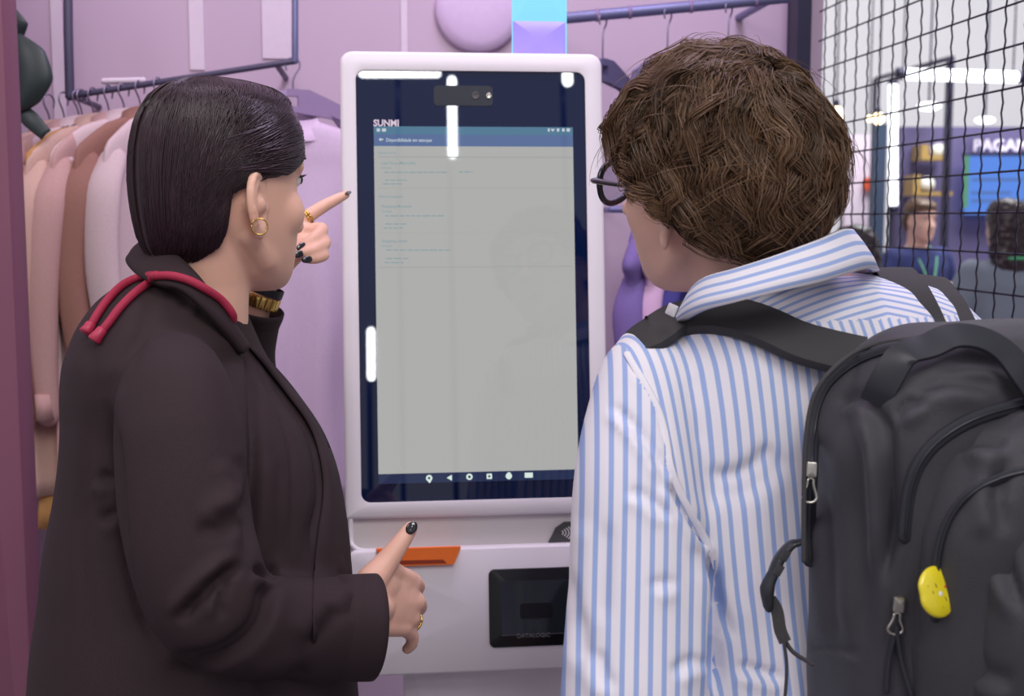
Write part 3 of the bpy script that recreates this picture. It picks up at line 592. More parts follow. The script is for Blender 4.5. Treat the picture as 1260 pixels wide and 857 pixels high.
# lit acrylic sign behind the kiosk top
sg = thing('acrylic_light_sign', 'lavender acrylic sign with a glowing cyan upper half, on the kiosk top', 'sign', KW(.083, zt, -.03))
def signbox(y0, y1, mt, name):
    d = 1.88; a = P(631, y0, d); b = P(696, y1, d); m = MB(); c = (a+b)/2; m.box(c, (b[0]-a[0], .012, a[2]-b[2]), Rz, bev=.001); return m.obj(name, M[mt], sg, auto=40)
signbox(-70, 27, 'acrylic_lit', 'lit_panel'); signbox(27.3, 72, 'acrylic', 'acrylic_panel')
for x in (630.5, 696.5): m = MB(); m.tube([P(x, -70, 1.875), P(x, 70, 1.875)], .0012, n=6); m.obj('edge_trim', M['acrylic_lit'], sg)
#PART3
# ------------------------------------------------------------------ people: shared anatomy
def ring_l(z, yf, yb, hw, n=48, p=2.25):
    q = sup(hw, (yf-yb)/2, n, p, (0, (yf+yb)/2)); return np.stack([q[:, 0], q[:, 1], np.full(n, z)], 1)
def slices(rows, zs):
    r = np.array(rows); o = np.argsort(r[:, 0]); r = r[o]; return [[z]+[float(np.interp(z, r[:, 0], r[:, k])) for k in range(1, r.shape[1])] for z in zs]
HEAD = [(-.116,.074,.04,.014), (-.108,.086,.022,.03), (-.092,.091,-.008,.044), (-.065,.092,-.034,.057), (-.035,.093,-.055,.066), (0,.092,-.075,.071), (.03,.092,-.088,.074), (.06,.097,-.094,.0755), (.085,.092,-.091,.073), (.105,.079,-.079,.063), (.119,.055,-.055,.045), (.127,.022,-.024,.02)]
def ear(mb, s, scale=1.0, X=.0765):
    ang = D(28); u = np.array([-s*math.sin(ang), math.cos(ang), 0]); v = nrm([0, -.12, 1]); n_ = np.array([s*math.cos(ang), math.sin(ang), 0]); c = np.array([s*X, -.004, -.002])
    nr, nt = 12, 40; th = np.linspace(0, 2*np.pi, nt, endpoint=False); front = []; back = []
    for i in range(nr+1):
        r = max(i/nr, .02); ru, rv = [], []
        cu = np.cos(th); sv = np.sin(th); wu = .0175*(1-.22*(sv < 0)*(-sv)); U_ = r*cu*wu+.002*sv; V_ = r*sv*.0335
        helix = .0062*np.exp(-((r-.9)/.11)**2)*(.25+.75*np.clip((-cu*.9+sv*.8+.75), 0, 1))*(V_ > -.02)
        anti = .0028*np.exp(-((r-.58)/.1)**2)*np.clip(-cu+.45, 0, 1)*(V_ > -.012)
        concha = -.0115*np.exp(-(((U_-.004)/.0075)**2+((V_+.003)/.011)**2))
        tragus = .005*np.exp(-(((U_-.0125)/.004)**2+((V_+.004)/.006)**2))
        lobe = .002*np.exp(-(((U_-.003)/.008)**2+((V_+.025)/.008)**2))
        h = .0035+helix+anti+concha+tragus+lobe; edge = np.sqrt(np.clip(1-r**6, 0, 1)); h = h*edge+.0*(1-edge)
        front.append(c+(U_[:, None]*u+V_[:, None]*v+h[:, None]*n_)*scale); hb = -.005*(1-r**2)-.0012
        back.append(c+(U_[:, None]*u+V_[:, None]*v+hb*n_)*scale)
    mb.loft(front+back[::-1])
    # root of the ear into the head
    mb.tube([c-n_*.014+u*.007, c-n_*.003+u*.004], [.014, .012], n=12)
def head(mb, R, c, female=False, neck_to=None, neck_r=.056, k=1.0, chin=1.0):
    h = MB(); zs_h = np.concatenate([np.linspace(-.116, -.09, 6), np.linspace(-.08, .1, 19), np.linspace(.106, .127, 6)])
    rows = slices(HEAD, zs_h); h.loft([ring_l(z*(chin if z < 0 else 1), a, b, w_) for z, a, b, w_ in rows])
    nl = .108 if female else .122
    h.tube([(0, .086, .034), (0, .1, .0), (0, nl, -.026)], [.0055, .008, .0105], n=10)
    for s in (-1, 1):
        h.ell((s*.010, nl-.013, -.029), (.0075, .009, .007)); h.tube([(s*.008, .089, .046), (s*.03, .089, .05), (s*.05, .076, .044)], .0075, n=8)
        h.ell((s*(.041 if female else .038), .058, -.012*chin), (.028, .027, .03) if female else (.025, .024, .03)); h.tube([(s*.052, .0, -.04*chin), (s*.042, .03, -.07*chin), (s*.016, .068, -.092*chin)], [.016, .018, .017], n=10)
        ear(h, s, 1.22 if female else 1.0, .078 if female else .078)
        h.tube([(s*.02, .088, .038), (s*.034, .088, .041), (s*.047, .078, .036)], .0042, n=8)
    h.tube([(-.022, .083, -.056*chin), (0, .095, -.054*chin), (.022, .083, -.056*chin)], [.003, .0062, .003], n=8); h.tube([(-.02, .083, -.065*chin), (0, .094, -.066*chin), (.02, .083, -.065*chin)], [.003, .0068, .003], n=8)
    h.ell((0, .076, -.098*chin), (.02, .018, .016))
    h.xf(R*k, c)
    for v_, f_ in [(np.vstack(h.v), h.f)]: mb.add(v_, f_)
    if neck_to is not None:
        a = c+R@np.array([0, -.028, -.02])*k; b = np.asarray(neck_to, float); mid = (a+b)/2+R@np.array([0, .006, -.01])
        mb.tube([a, mid, b], [neck_r*1.0, neck_r*.98, neck_r*1.12], n=24, sub=4)
def face_parts(parent, R, c, k=1.0, lashes=True):
    for s in (-1, 1):
        L = lambda p: c+R@np.array(p)*k
        m = MB(); m.ell(L((s*.033, .079, .029)), (.0108, .0108, .0108)); e = m.obj('eye', M['eye'], parent)
        m = MB(); m.ell(L((s*.033, .0905, .029)), (.0055, .0018, .0055), R); m.obj('iris', M['lash'], e)
        m = MB()
        for q in np.linspace(-1, 1, 11):
            a = L((s*(.034+q*.012), .0905-.004*abs(q)-(.006 if q > .3 else 0)*q, .034-.003*q*q)); b = L((s*(.034+q*.013), .0945-.004*abs(q), .035)); m.tube([a, (a+b)/2-np.array([0, 0, .0008]), b], [.0006, .0005, .0002], n=4, round_ends=False)
        m.obj('eyelashes', M['lash'], parent)
        m = MB()
        for q in np.linspace(0, 1, 26):
            p0 = np.array([s*(.016+q*.036), .0965-.016*q*q, .049+.005*math.sin(q*2.4)]); m.tube([L(p0), L(p0+np.array([s*.006, .0005, .003*(1-q)]))], [.0009, .0003], n=4, round_ends=False)
        m.obj('eyebrow', M['lash'], parent)
    m = MB(); m.tube([c+R@np.array(p)*k for p in ((-.02, .0885, -.059), (0, .0995, -.058), (.02, .0885, -.059))], [.001, .0022, .001], n=8, flat=1.6); m.obj('lips', M['lips'], parent)
def strands(name, mat_, parent, paths, rad, n=3, tips=.25, tints=None):
    """many tapered hair strands as one mesh; paths (S,K,3)"""
    paths = np.asarray(paths); S, K_, _ = paths.shape; T = np.gradient(paths, axis=1); T /= np.linalg.norm(T, axis=2, keepdims=True)+1e-12
    ref = np.array([.3, .5, .81]); U_ = np.cross(T, ref); U_ /= np.linalg.norm(U_, axis=2, keepdims=True)+1e-9; W_ = np.cross(T, U_)
    prof = np.interp(np.linspace(0, 1, K_), [0, .12, .65, 1], [.7, 1, .9, tips]); r = np.asarray(rad).reshape(-1, 1)*prof[None]
    a = np.arange(n)*2*np.pi/n
    V = paths[:, :, None, :] + r[:, :, None, None]*(np.cos(a)[None, None, :, None]*U_[:, :, None, :]+np.sin(a)[None, None, :, None]*W_[:, :, None, :])
    V = V.reshape(-1, 3); idx = np.arange(S*K_*n).reshape(S, K_, n); A = idx[:, :-1]; B = idx[:, 1:]
    F = np.stack([A, np.roll(A, -1, 2), np.roll(B, -1, 2), B], -1).reshape(-1, 4)
    off = worigin(parent); me = bpy.data.meshes.new(name); me.vertices.add(len(V)); me.vertices.foreach_set('co', (V-off).ravel())
    me.loops.add(F.size); me.loops.foreach_set('vertex_index', F.ravel()); me.polygons.add(len(F)); me.polygons.foreach_set('loop_start', np.arange(0, F.size, 4)); me.polygons.foreach_set('loop_total', np.full(len(F), 4))
    me.update(calc_edges=True); me.polygons.foreach_set('use_smooth', np.ones(len(F), bool))
    at = me.attributes.new('tint', 'FLOAT', 'POINT'); t = np.repeat(np.clip(rng.normal(.42, .22, S) if tints is None else np.array(tints), 0, 1), K_*n); at.data.foreach_set('value', t)
    me.materials.append(mat_); o = bpy.data.objects.new(name, me); COL.objects.link(o); o.parent = parent; o['kind'] = 'stuff'; return o
def tint(o, v=.2):
    at = o.data.attributes.new('tint', 'FLOAT', 'POINT'); at.data.foreach_set('value', np.full(len(o.data.vertices), v)); return o
def metacarpal(mb, a, b, r0, r1): mb.tube([a, (a+b)/2, b], [r0, (r0+r1)/2, r1], n=12, sub=2)
def finger(mb, pts, r): mb.tube(pts, r, n=12, sub=4)
def nail(parent, tip, axis, normal, L=.011, W=.0085, mt='nail'):
    ax = nrm(axis); nn = nrm(np.asarray(normal)-ax*(np.asarray(normal)@ax)); sd = np.cross(ax, nn); R_ = np.stack([sd, ax, nn], 1); m = MB(); m.ell(tip, (W/2, L/2, .0018), R_, 14, 8); return m.obj('fingernail', M[mt], parent)
def trousers(parent, hip, feet, mt, shoe_mt, rx=.15, ry=.12, yaw=0.0, top=.95):
    """hip centre (x,y), two foot positions, trouser legs to the floor, shoes as parts"""
    m = MB(); a = np.linspace(0, 2*np.pi, 28, endpoint=False); R_ = rot(yaw)
    rows = [(top, rx*.95, ry*.95), (top-.08, rx*1.02, ry*1.05), (top-.16, rx*1.03, ry*1.06), (top-.22, rx*.9, ry*.9)]
    m.loft([np.array([hip[0], hip[1], 0])+np.stack([x*np.cos(a), y*np.sin(a), np.full(28, z)], 1)@R_.T for z, x, y in rows])
    for s, ft in zip((-1, 1), feet):
        h0 = np.array([hip[0], hip[1], top-.14])+R_@np.array([s*rx*.48, 0, 0]); k_ = np.array([(h0[0]+ft[0])/2, (h0[1]+ft[1])/2, .5])+R_@np.array([0, .02, 0])
        m.tube([h0, h0*.6+k_*.4, k_, k_*.5+np.array([ft[0], ft[1], .1])*.5, np.array([ft[0], ft[1], .035])], [.088, .082, .066, .06, .058], n=20, sub=4, round_ends=False)
    V, F, E_ = remesh(m, .01, 4); V = wrinkle(V, F, .006, 9, 3); mkobj('trousers', V, F, M[mt], parent)
    for s, ft in zip((-1, 1), feet):
        m = MB(); secs = []
        for (y, hw, zt_) in ((-.085, .026, .05), (-.06, .034, .075), (0, .037, .085), (.06, .043, .06), (.11, .047, .045), (.15, .042, .036), (.172, .022, .026)):
            q = sup(hw, zt_/2, 18, 2.6, (0, zt_/2)); secs.append(np.array([ft[0], ft[1], 0.002])+np.stack([q[:, 0], np.full(18, y), q[:, 1]], 1)@R_.T)
        m.loft(secs); m.obj('shoe', M[shoe_mt], parent)

def soften(V, E_, R, c, it=22):
    L = (V-c)@R; m = (np.abs(L[:, 0]) < .09) & (L[:, 1] > .008) & (L[:, 1] < .2) & (L[:, 2] > -.14) & (L[:, 2] < .02)
    e = E_[m[E_[:, 0]] | m[E_[:, 1]]]; W = smoothv(V, e, it); f = np.clip((L[:, 1]-.008)/.02, 0, 1)*np.clip((.02-L[:, 2])/.02, 0, 1)*m*np.clip((.098-L[:, 1])/.01, 0, 1); return V+(W-V)*f[:, None]
# ------------------------------------------------------------------ the woman
WB = P(250, 700, 1.43)
woman = thing('person', 'woman in a charcoal blazer with sleek dark hair, pointing at the kiosk screen', 'person', (WB[0], WB[1], 0))
th = D(47); WR = rot(th-math.pi/2); WF = WR[:, 1]; WRT = WR[:, 0]       # facing, her right hand side
WHC = P(321, 250, 1.368) - WRT*.080
JY = rot(D(38)-math.pi/2)
def rows_ring(y, xl, xr, d, b, n=64, p=2.15, R_=None):
    """closed section at image row y between pixel columns, b = half depth in metres"""
    a = (xr-xl)/2*d/FPX; c = P((xl+xr)/2, y, d); q = sup(a, b, n, p); return c+np.stack([q[:, 0], q[:, 1], np.zeros(n)], 1)
jrows = [(326,196,246,1.44,.045), (338,172,262,1.44,.075), (352,146,278,1.435,.105), (370,126,292,1.43,.125), (400,107,304,1.425,.14), (440,92,322,1.42,.15), (480,88,350,1.42,.155), (520,86,381,1.42,.155), (560,82,402,1.42,.155), (600,76,417,1.42,.155), (650,67,426,1.42,.155), (700,60,432,1.42,.16), (780,52,437,1.42,.165), (857,46,440,1.42,.17), (950,40,444,1.42,.175), (1030,38,446,1.42,.175)]
def interp_rows(rows, step=10):
    r = np.array(rows, float); ys = np.arange(r[0, 0], r[-1, 0]+1, step); return [(y, *[float(np.interp(y, r[:, 0], r[:, k])) for k in range(1, 5)]) for y in ys]
jk = MB(); jk.loft([rows_ring(*r) for r in interp_rows(jrows)])
pxr = lambda r, d: r*d/FPX
armR = [(214,452,1.30,58), (214,488,1.27,74), (219,540,1.25,83), (226,620,1.235,84), (238,690,1.225,83), (262,742,1.225,80), (305,768,1.25,74), (350,773,1.29,71), (392,774,1.318,70), (428,773,1.334,70), (451,772.5,1.342,70.5)]
ap = np.array([P(x, y, d) for x, y, d, r in armR]); ar = np.array([pxr(r, d) for x, y, d, r in armR])
ap2, ar2 = spline(ap, ar, 6)
def sleeve_open(mb, pts, r, n=40, wall=.006, deep=.06, flat=1.0):
    T = np.gradient(pts, axis=0); T /= np.linalg.norm(T, axis=1)[:, None]; u = nrm(np.cross(T[0], [0, 1, 0.3])); rings = []; a = np.linspace(0, 2*np.pi, n, endpoint=False)
    def rg(c, t, rr):
        nonlocal u; u = nrm(u-t*(u@t)); w_ = np.cross(t, u); return c+rr*(np.cos(a)[:, None]*u+flat*np.sin(a)[:, None]*w_)
    rings.append(rg(pts[0]-T[0]*r[0]*.7, T[0], r[0]*.5))
    for p_, t, rr in zip(pts, T, r): rings.append(rg(p_, t, rr))
    e, t, rr = pts[-1], T[-1], r[-1]; rings += [rg(e+t*.002, t, rr-wall*.4), rg(e+t*.001, t, rr-wall), rg(e-t*deep*.5, t, rr-wall*1.2), rg(e-t*deep, t, rr-wall*1.4)]
    mb.loft(rings)
sleeve_open(jk, ap2, ar2, flat=.86)
armL = [(215,440,1.58,58), (250,520,1.66,62), (292,545,1.69,50), (298,490,1.665,44), (299,435,1.645,38), (311,384,1.628,36)]
lp = np.array([P(x, y, d) for x, y, d, r in armL]); lr = np.array([pxr(r, d) for x, y, d, r in armL]); lp2, lr2 = spline(lp, lr, 6); sleeve_open(jk, lp2, lr2, deep=.04, wall=.005)
jk.ell(P(212, 430, 1.36), (.075, .07, .05))
def cuff(name, pts, r, n=48, L0=.045, grow=.0022, wall=.0028, flat=1.0, mt='jacket', parent=None):
    seg = np.linalg.norm(np.diff(pts, axis=0), axis=1)[::-1].cumsum(); k0 = len(pts)-2-int(np.searchsorted(seg, L0)); T = np.gradient(pts, axis=0); T /= np.linalg.norm(T, axis=1)[:, None]; u = nrm(np.cross(T[0], [0, 1, 0.3])); a = np.linspace(0, 2*np.pi, n, endpoint=False); rings = []; fr_ = []
    for t_ in T: u = nrm(u-t_*(u@t_)); fr_.append((u, np.cross(t_, u)))
    rg = lambda c_, i_, rr: c_+rr*(np.cos(a)[:, None]*fr_[i_][0]+flat*np.sin(a)[:, None]*fr_[i_][1]); N_ = len(pts)
    for i_ in range(max(k0, 0), N_): f_ = min(1, (i_-k0)/3); rings.append(rg(pts[i_], i_, r[i_]+grow*f_-.004*(1-f_)))
    e = pts[-1]; t_ = T[-1]; rings += [rg(e+t_*.007, -1, r[-1]+grow), rg(e+t_*.0082, -1, r[-1]+grow-wall*.5), rg(e+t_*.007, -1, r[-1]+grow-wall), rg(e-t_*.05, -1, r[-1]-wall*1.5)]
    m = MB(); m.loft(rings, cap0=False, cap1=False); return m
JV, JF, JE = remesh(jk, .0042, 7)
JV = wrinkle(JV, JF, .004, 11, 2.0)
JV = crease(JV, JF, [
 ([(300,694),(268,712),(240,740),(218,768)], 9, 7, 4), ([(278,705),(262,722),(250,744)], 5, 5, 3), ([(282,712),(270,738),(272,762)], 5, 5, 2.5),
 ([(322,704),(337,712),(338,730),(327,768),(300,800),(255,822),(205,824)], 8, 6, -7), ([(312,700),(330,706),(344,702)], 8, 5, 3),
 ([(302,640),(270,652),(240,650)], 4, 10, 3), ([(306,610),(288,630),(262,640)], 3.5, 9, 2.5), ([(290,560),(300,600),(300,640)], 3, 9, 2),
 ([(128,490),(140,560),(146,640),(154,700),(176,768),(210,808)], 9, 8, -4), ([(118,585),(136,596)], 5, 7, 2), ([(118,640),(140,632)], 5, 7, 2),
 ([(300,402),(311,470),(313,560),(309,630),(304,690)], 8, 7, 3),
 ([(380,820),(350,838),(310,846)], 4, 9, 2), ([(420,742),(400,775),(372,800)], 3, 10, 2.5), ([(440,730),(430,760)], 2, 8, 2),
 ([(312,436),(336,490),(354,540),(360,590),(358,680)], 2.5, 3.5, 1.2), ([(316,436),(350,482),(378,520),(393,560),(398,610),(388,660),(386,700)], 6, 4, -3.5), ([(345,560),(342,700)], 2, 8, 1.5),
 ([(190,352),(178,400),(160,450),(140,490)], 2.2, 9, 1.5), ([(120,420),(112,520),(104,640),(98,760)], 1.6, 6, .8), ([(213,354),(236,362),(254,372)], 3, 5, 1.5), ([(215,378),(250,372),(285,390),(302,420)], 2.5, 5, 2.5),
 ([(395,720),(430,712),(462,716)], 1.5, 8, 1)])
JV = smoothv(JV, JE, 1)
jacket = mkobj('blazer', JV, JF, M['jacket'], woman)
cuff('', ap2, ar2, flat=.86).obj('cuff', M['jacket'], jacket, auto=50); cuff('', lp2, lr2, L0=.03).obj('cuff', M['jacket'], jacket, auto=50)
# collar and lapel
def band(pairs, th_=.003, sub=6):
    A = spline(np.array([P(*p[0]) for p in pairs]), np.zeros(len(pairs)), sub)[0]; B = spline(np.array([P(*p[1]) for p in pairs]), np.zeros(len(pairs)), sub)[0]; rings = []
    for i in range(len(A)):
        t = nrm(A[min(i+1, len(A)-1)]-A[max(i-1, 0)]); nn = nrm(np.cross(t, B[i]-A[i])); mid = [A[i]*(1-s)+B[i]*s for s in np.linspace(0, 1, 7)]; bul = [math.sin(math.pi*s)*.004 for s in np.linspace(0, 1, 7)]
        if nn@(A[i]-CAM) > 0: nn = -nn
        fr_ = [q+nn*(th_+bb) for q, bb in zip(mid, bul)]; bk = [q-nn*(th_-bb) for q, bb in zip(mid[::-1], bul)]; rings.append(np.array(fr_+bk))
    m = MB(); m.loft(rings); return m
col = band([((222,300,1.53),(196,305,1.55)), ((196,296,1.49),(168,310,1.51)), ((184,295,1.44),(157,322,1.44)), ((200,303,1.385),(170,340,1.365)), ((222,319,1.35),(194,350,1.318)), ((243,341,1.332),(222,357,1.308)), ((265,371,1.335),(250,380,1.312)), ((284,396,1.352),(274,406,1.325)), ((303,424,1.375),(297,436,1.35))], .0035)
CV, CF = col.arr(); collar = mkobj('collar', CV, CF, M['jacket'], jacket)
jb0 = bvh((JV, JF)); L_in = spline(np.array([(x, y, 0.) for x, y in ((306,428),(330,458),(352,486),(378,522),(392,560),(397,605),(391,655),(386,700),(384,790))]), np.zeros(9), 5)[0]; L_out = spline(np.array([(x, y, 0.) for x, y in ((312,426),(340,455),(364,484),(394,528),(412,572),(422,618),(428,660),(431,702),(434,790))]), np.zeros(9), 5)[0]; rings = []
for (xi, yi, _), (xo, yo, _) in zip(L_in, L_out):
    a_ = onsurf(jb0, xi, yi, .0015, 1.40); zo = float(np.dot(a_-CAM, FV)); b_ = P(xo, yo, max(zo+.02, 1.415)); mid = a_*.55+b_*.45-FV*.010+RV*.004; q = [a_+FV*.004, a_-FV*.002, a_*.8+mid*.2-FV*.007, mid-FV*.004, b_*.7+mid*.3, b_, b_+FV*.012, mid+FV*.016]; rings.append(np.array(q))
m = MB(); m.loft(rings); m.obj('lapel', M['jacket'], jacket)
# body (one continuous mesh): head, neck, chest, arms, hands
wb = MB(); head(wb, WR, WHC, female=True, neck_to=P(243, 395, 1.43), neck_r=.053, chin=.9)
wb.loft([rows_ring(y, xl+22, xr-22, d, b*.78) for y, xl, xr, d, b in interp_rows([(392,170,270,1.43,.05)]+[r for r in jrows[5:]], 20)])
wb.tube(ap[:-1], np.minimum(ar[:-1]*.6, .04), n=16, sub=3); wb.tube(lp[:-1], np.minimum(lr[:-1]*.6, .035), n=16, sub=3)
# right hand, thumb up
wr = P(440, 752, 1.355); wb.tube([ap[-2], wr, P(458, 748, 1.392)], [.036, .029, .027], n=16, flat=.75, sub=3)
MC = [((452,724,1.388),(506,717,1.45),.0165,.0135), ((452,740,1.386),(511,741,1.452),.0165,.013), ((452,756,1.386),(505,760,1.448),.016,.0125), ((452,768,1.386),(495,772,1.436),.015,.012)]
for a, b, r0, r1 in MC: metacarpal(wb, P(*a), P(*b), r0, r1)
fing = [[(506,717,1.45),(514,723,1.492),(503,737,1.505),(490,742,1.475)], [(511,741,1.452),(516,748,1.497),(503,758,1.51),(489,760,1.478)], [(505,760,1.448),(510,768,1.489),(500,775,1.50),(488,772,1.47)], [(495,772,1.436),(506,781,1.458),(507,792,1.468),(501,799,1.474)]]
for q, r in zip(fing, ([.0115,.0095,.0085,.0072], [.0115,.0098,.0088,.0074], [.011,.0092,.0082,.007], [.0105,.0088,.0078,.0068])): finger(wb, [P(*p) for p in q], r)
tb = [P(*p) for p in ((456,716,1.385), (474,694,1.398), (492,670,1.405), (505,651,1.41))]; finger(wb, tb, [.0185, .0145, .0112, .0088]); wb.tube([P(476,696,1.40), P(492,706,1.425), P(504,712,1.44)], [.011, .0095, .010], n=10)
ha = P(507, 741, 1.45)-P(452, 746, 1.386); hx = nrm(ha); hz2 = nrm(P(480, 700, 1.42)-P(480, 780, 1.42)); hy = nrm(np.cross(hz2, hx)); hz2 = np.cross(hx, hy)
wb.ell(P(480, 743, 1.417), (.044, .0155, .036), np.stack([hx, hy, hz2], 1)); wb.ell(P(470, 722, 1.402), (.03, .015, .022), np.stack([hx, hy, hz2], 1)); wb.ell(P(498, 742, 1.438), (.022, .014, .033), np.stack([hx, hy, hz2], 1))
# left hand, index pointing at the screen
wl = P(322, 352, 1.62); wb.tube([lp[-2], P(314, 380, 1.627), wl, P(332, 336, 1.622)], [.03, .0255, .0245, .0235], n=16, flat=.8, sub=3)
MCL = [((336,330,1.63),(366,275,1.645),.0155,.0115), ((338,332,1.625),(371,286,1.64),.0155,.0115), ((338,335,1.62),(373,298,1.632),.015,.011), ((338,337,1.615),(370,309,1.625),.0145,.0105)]
for a, b, r0, r1 in MCL: metacarpal(wb, P(*a), P(*b), r0, r1)
idx = [P(*p) for p in ((366,275,1.645), (394,256.5,1.662), (412,246.5,1.676), (426,239.5,1.688))]; finger(wb, idx, [.0105, .0092, .008, .0062])
curl = [[(371,286,1.64),(396,282,1.637),(386,294,1.612),(373,302,1.602)], [(373,298,1.632),(400,298,1.627),(386,308,1.602),(371,312,1.594)], [(370,309,1.625),(398,313,1.618),(389,318,1.602),(380,319.5,1.597)]]
for q, r in zip(curl, ([.0105,.0095,.0088,.007], [.0105,.0092,.0085,.0068], [.0095,.0085,.0078,.0064])): finger(wb, [P(*p) for p in q], r)
finger(wb, [P(*p) for p in ((336,330,1.645), (346,308,1.668), (358,294,1.68), (372,290,1.682))], [.015, .012, .0105, .008])
BV, BF, BE = remesh(wb, .0026, 2); BV = soften(BV, BE, WR, WHC)
body_w = mkobj('body', BV, BF, M['skin_w'], woman)
face_parts(woman, WR, WHC)
nail(woman, P(506.5, 650, 1.4015), tb[-1]-tb[-2], CAM-tb[-1], .0165, .0125)
nail(woman, P(428, 237.5, 1.683), idx[-1]-idx[-2], np.array([0, -.35, 1]), .011, .008)
for (x, y, d, q) in ((371,303.5,1.594,curl[0]), (367.5,313,1.587,curl[1]), (378,319.5,1.590,curl[2])): nail(woman, P(x, y, d), P(*q[3])-P(*q[2]), CAM-P(*q[3]), .0165, .0095)
def loop(c, ax, r, tr, mt, name, parent, n=28, flat=1.0, gap=0):
    ax = nrm(ax); u = nrm(np.cross(ax, [.2, .3, 1])); v = np.cross(ax, u); a = np.linspace(gap, 2*np.pi-gap, n); m = MB(); pts = [c+r*(math.cos(q)*u+flat*math.sin(q)*v) for q in a]; m.tube(pts, tr, n=8, round_ends=False); return m.obj(name, M[mt], parent)
c = P(376.5, 267.5, 1.652); ax = idx[1]-idx[0]
for k_, o_ in enumerate((-.0022, .0022)): loop(c+nrm(ax)*o_, ax+np.array([0, 0, .004*(k_*2-1)]), .0108, .0017, 'gold', 'finger_ring', woman)
c = (P(505,760,1.448)*.55+P(510,768,1.489)*.45); loop(c, P(510,768,1.489)-P(505,760,1.448), .0115, .0015, 'gold', 'finger_ring', woman)
# wrist: gold watch band and black and white bracelet
wax = P(330, 338, 1.622)-P(314, 380, 1.627); wc = P(317, 368, 1.623)
m = MB(); u = nrm(np.cross(wax, [0, 1, 0])); v = np.cross(nrm(wax), u); links = []
for q in np.linspace(0, 2*np.pi, 22, endpoint=False):
    cc_ = wc+.0285*(math.cos(q)*u+.9*math.sin(q)*v); Rl = np.stack([nrm(-math.sin(q)*u+math.cos(q)*v), nrm(math.cos(q)*u+math.sin(q)*v), nrm(wax)], 1); m.box(cc_, (.0072, .003, .017), Rl, bev=.001)
m.obj('watch_band', M['gold'], woman, auto=40)
wc2 = P(323, 355, 1.622)
for nm_, mt_, a0, a1 in (('bracelet', 'blackband', 0, 2*np.pi), ('bracelet_plate', 'silverw', 4.2, 6.0)):
    rr_ = .0278 if mt_ == 'blackband' else .0292; a = np.linspace(a0, a1, 30); w_ = nrm(wax)*.0055; m = MB()
    rings = [np.array([wc2+rr_*k_*(math.cos(q)*u+.9*math.sin(q)*v)+w_*s for k_, s in ((1, -1), (1.04, -1), (1.04, 1), (1, 1))]) for q in a]; m.loft(rings); m.obj(nm_, M[mt_], woman, auto=40)
# earring hoop, necklace
loop(P(319.5, 279, 1.352), nrm(WRT*.8-WF*.5), .0088, .0009, 'gold', 'earring', woman)
m = MB(); m.tube([P(248,352,1.345), P(262,360,1.352), P(276,374,1.365), P(285,388,1.375)], .0011, n=6, sub=4); m.obj('necklace', M['gold'], woman)
# hair: shell + strands
WHAIR = [(-.072,-.076,.028), (-.064,-.086,.046), (-.052,-.094,.060), (-.036,-.099,.071), (-.015,-.1025,.0765), (.005,-.1045,.0795), (.03,-.1055,.0815), (.06,-.104,.082), (.085,-.0985,.079), (.103,-.091,.074), (.120,-.079,.0645), (.132,-.063,.050), (.140,-.042,.030), (.1435,-.028,.014)]
def hfront(z): return float(np.interp(z, [-.072,-.05,-.03,-.01,.022,.028,.036,.048,.06,.085,.103,.120,.132,.140,.1435], [-.065,-.04,-.036,-.035,-.033,.03,.05,.072,.092,.102,.093,.071,.046,.016,.002]))
def hair_ring(z, grow=0.0, n=72):
    yb, hw = [float(np.interp(z, [r[0] for r in WHAIR], [r[k_] for r in WHAIR])) for k_ in (1, 2)]; yf = float(np.interp(z, [.03, .085, .103, .120, .132, .140, .1435], [.106, .102, .093, .071, .046, .016, .002])); yc = (yf+yb)/2 if z > .06 else -.012
    a = np.linspace(0, 2*np.pi, n, endpoint=False); x = (hw+grow)*np.sin(a); y = np.where(np.cos(a) > 0, (max(yf, .09)-yc if z < .085 else yf-yc)*np.cos(a), (yc-yb+grow)*np.cos(a))+yc
    cl = hfront(z); y = np.minimum(y, cl)
    if z < .034: x = x*(1-.11*np.clip((y+.07)/.045, 0, 1)*np.clip((.034-z)/.022, 0, 1))
    return np.stack([x, y, np.full(n, z)], 1)
m = MB(); zz = np.concatenate([np.linspace(-.072, .018, 18), [.021], np.linspace(.024, .1435, 28)])
m.loft([hair_ring(z, .0004) for z in zz]); m.xf(WR, WHC); HV, HF, HE = remesh(m, .003, 5)
hw_o = tint(mkobj('hair', HV, HF, M['hair_ws'], woman), .35)
S = 8000; K_ = 14; t = np.linspace(0, 1, K_); paths = np.zeros((S, K_, 3)); hz_ = np.array([r[0] for r in WHAIR]); hyb = np.array([r[1] for r in WHAIR]); hhw = np.array([r[2] for r in WHAIR])
FZ = ([.03, .085, .103, .120, .132, .140, .1435], [.106, .102, .093, .071, .046, .016, .002])
def hsec(z):
    yb, hw, yf = float(np.interp(z, hz_, hyb)), float(np.interp(z, hz_, hhw)), float(np.interp(z, *FZ)); yc = (yf+yb)/2 if z > .06 else (yf+yb)/2*max(0, (z-.03)/.03)-.012*(1-max(0, (z-.03)/.03)); return yb, hw, yf, yc
def hpoint(y, z, g):
    yb, hw, yf, yc = hsec(z); y = min(max(y, yb+.0004), hfront(z)); b_ = (max(yf, .09)-yc) if y > yc else (yc-yb); e_ = min(1, abs(y-yc)/b_); x = hw*math.sqrt(max(0, 1-e_*e_))
    if z < .034: x *= 1-.11*min(1, max(0, (y+.07)/.045))*min(1, max(0, (.034-z)/.022))
    nx, ny, nz_ = x/hw**2, (y-yc)/b_**2, (z-.04)/.1**2; nn = math.sqrt(nx*nx+ny*ny+nz_*nz_)+1e-9; return x+nx/nn*g, y+ny/nn*g, z+nz_/nn*g
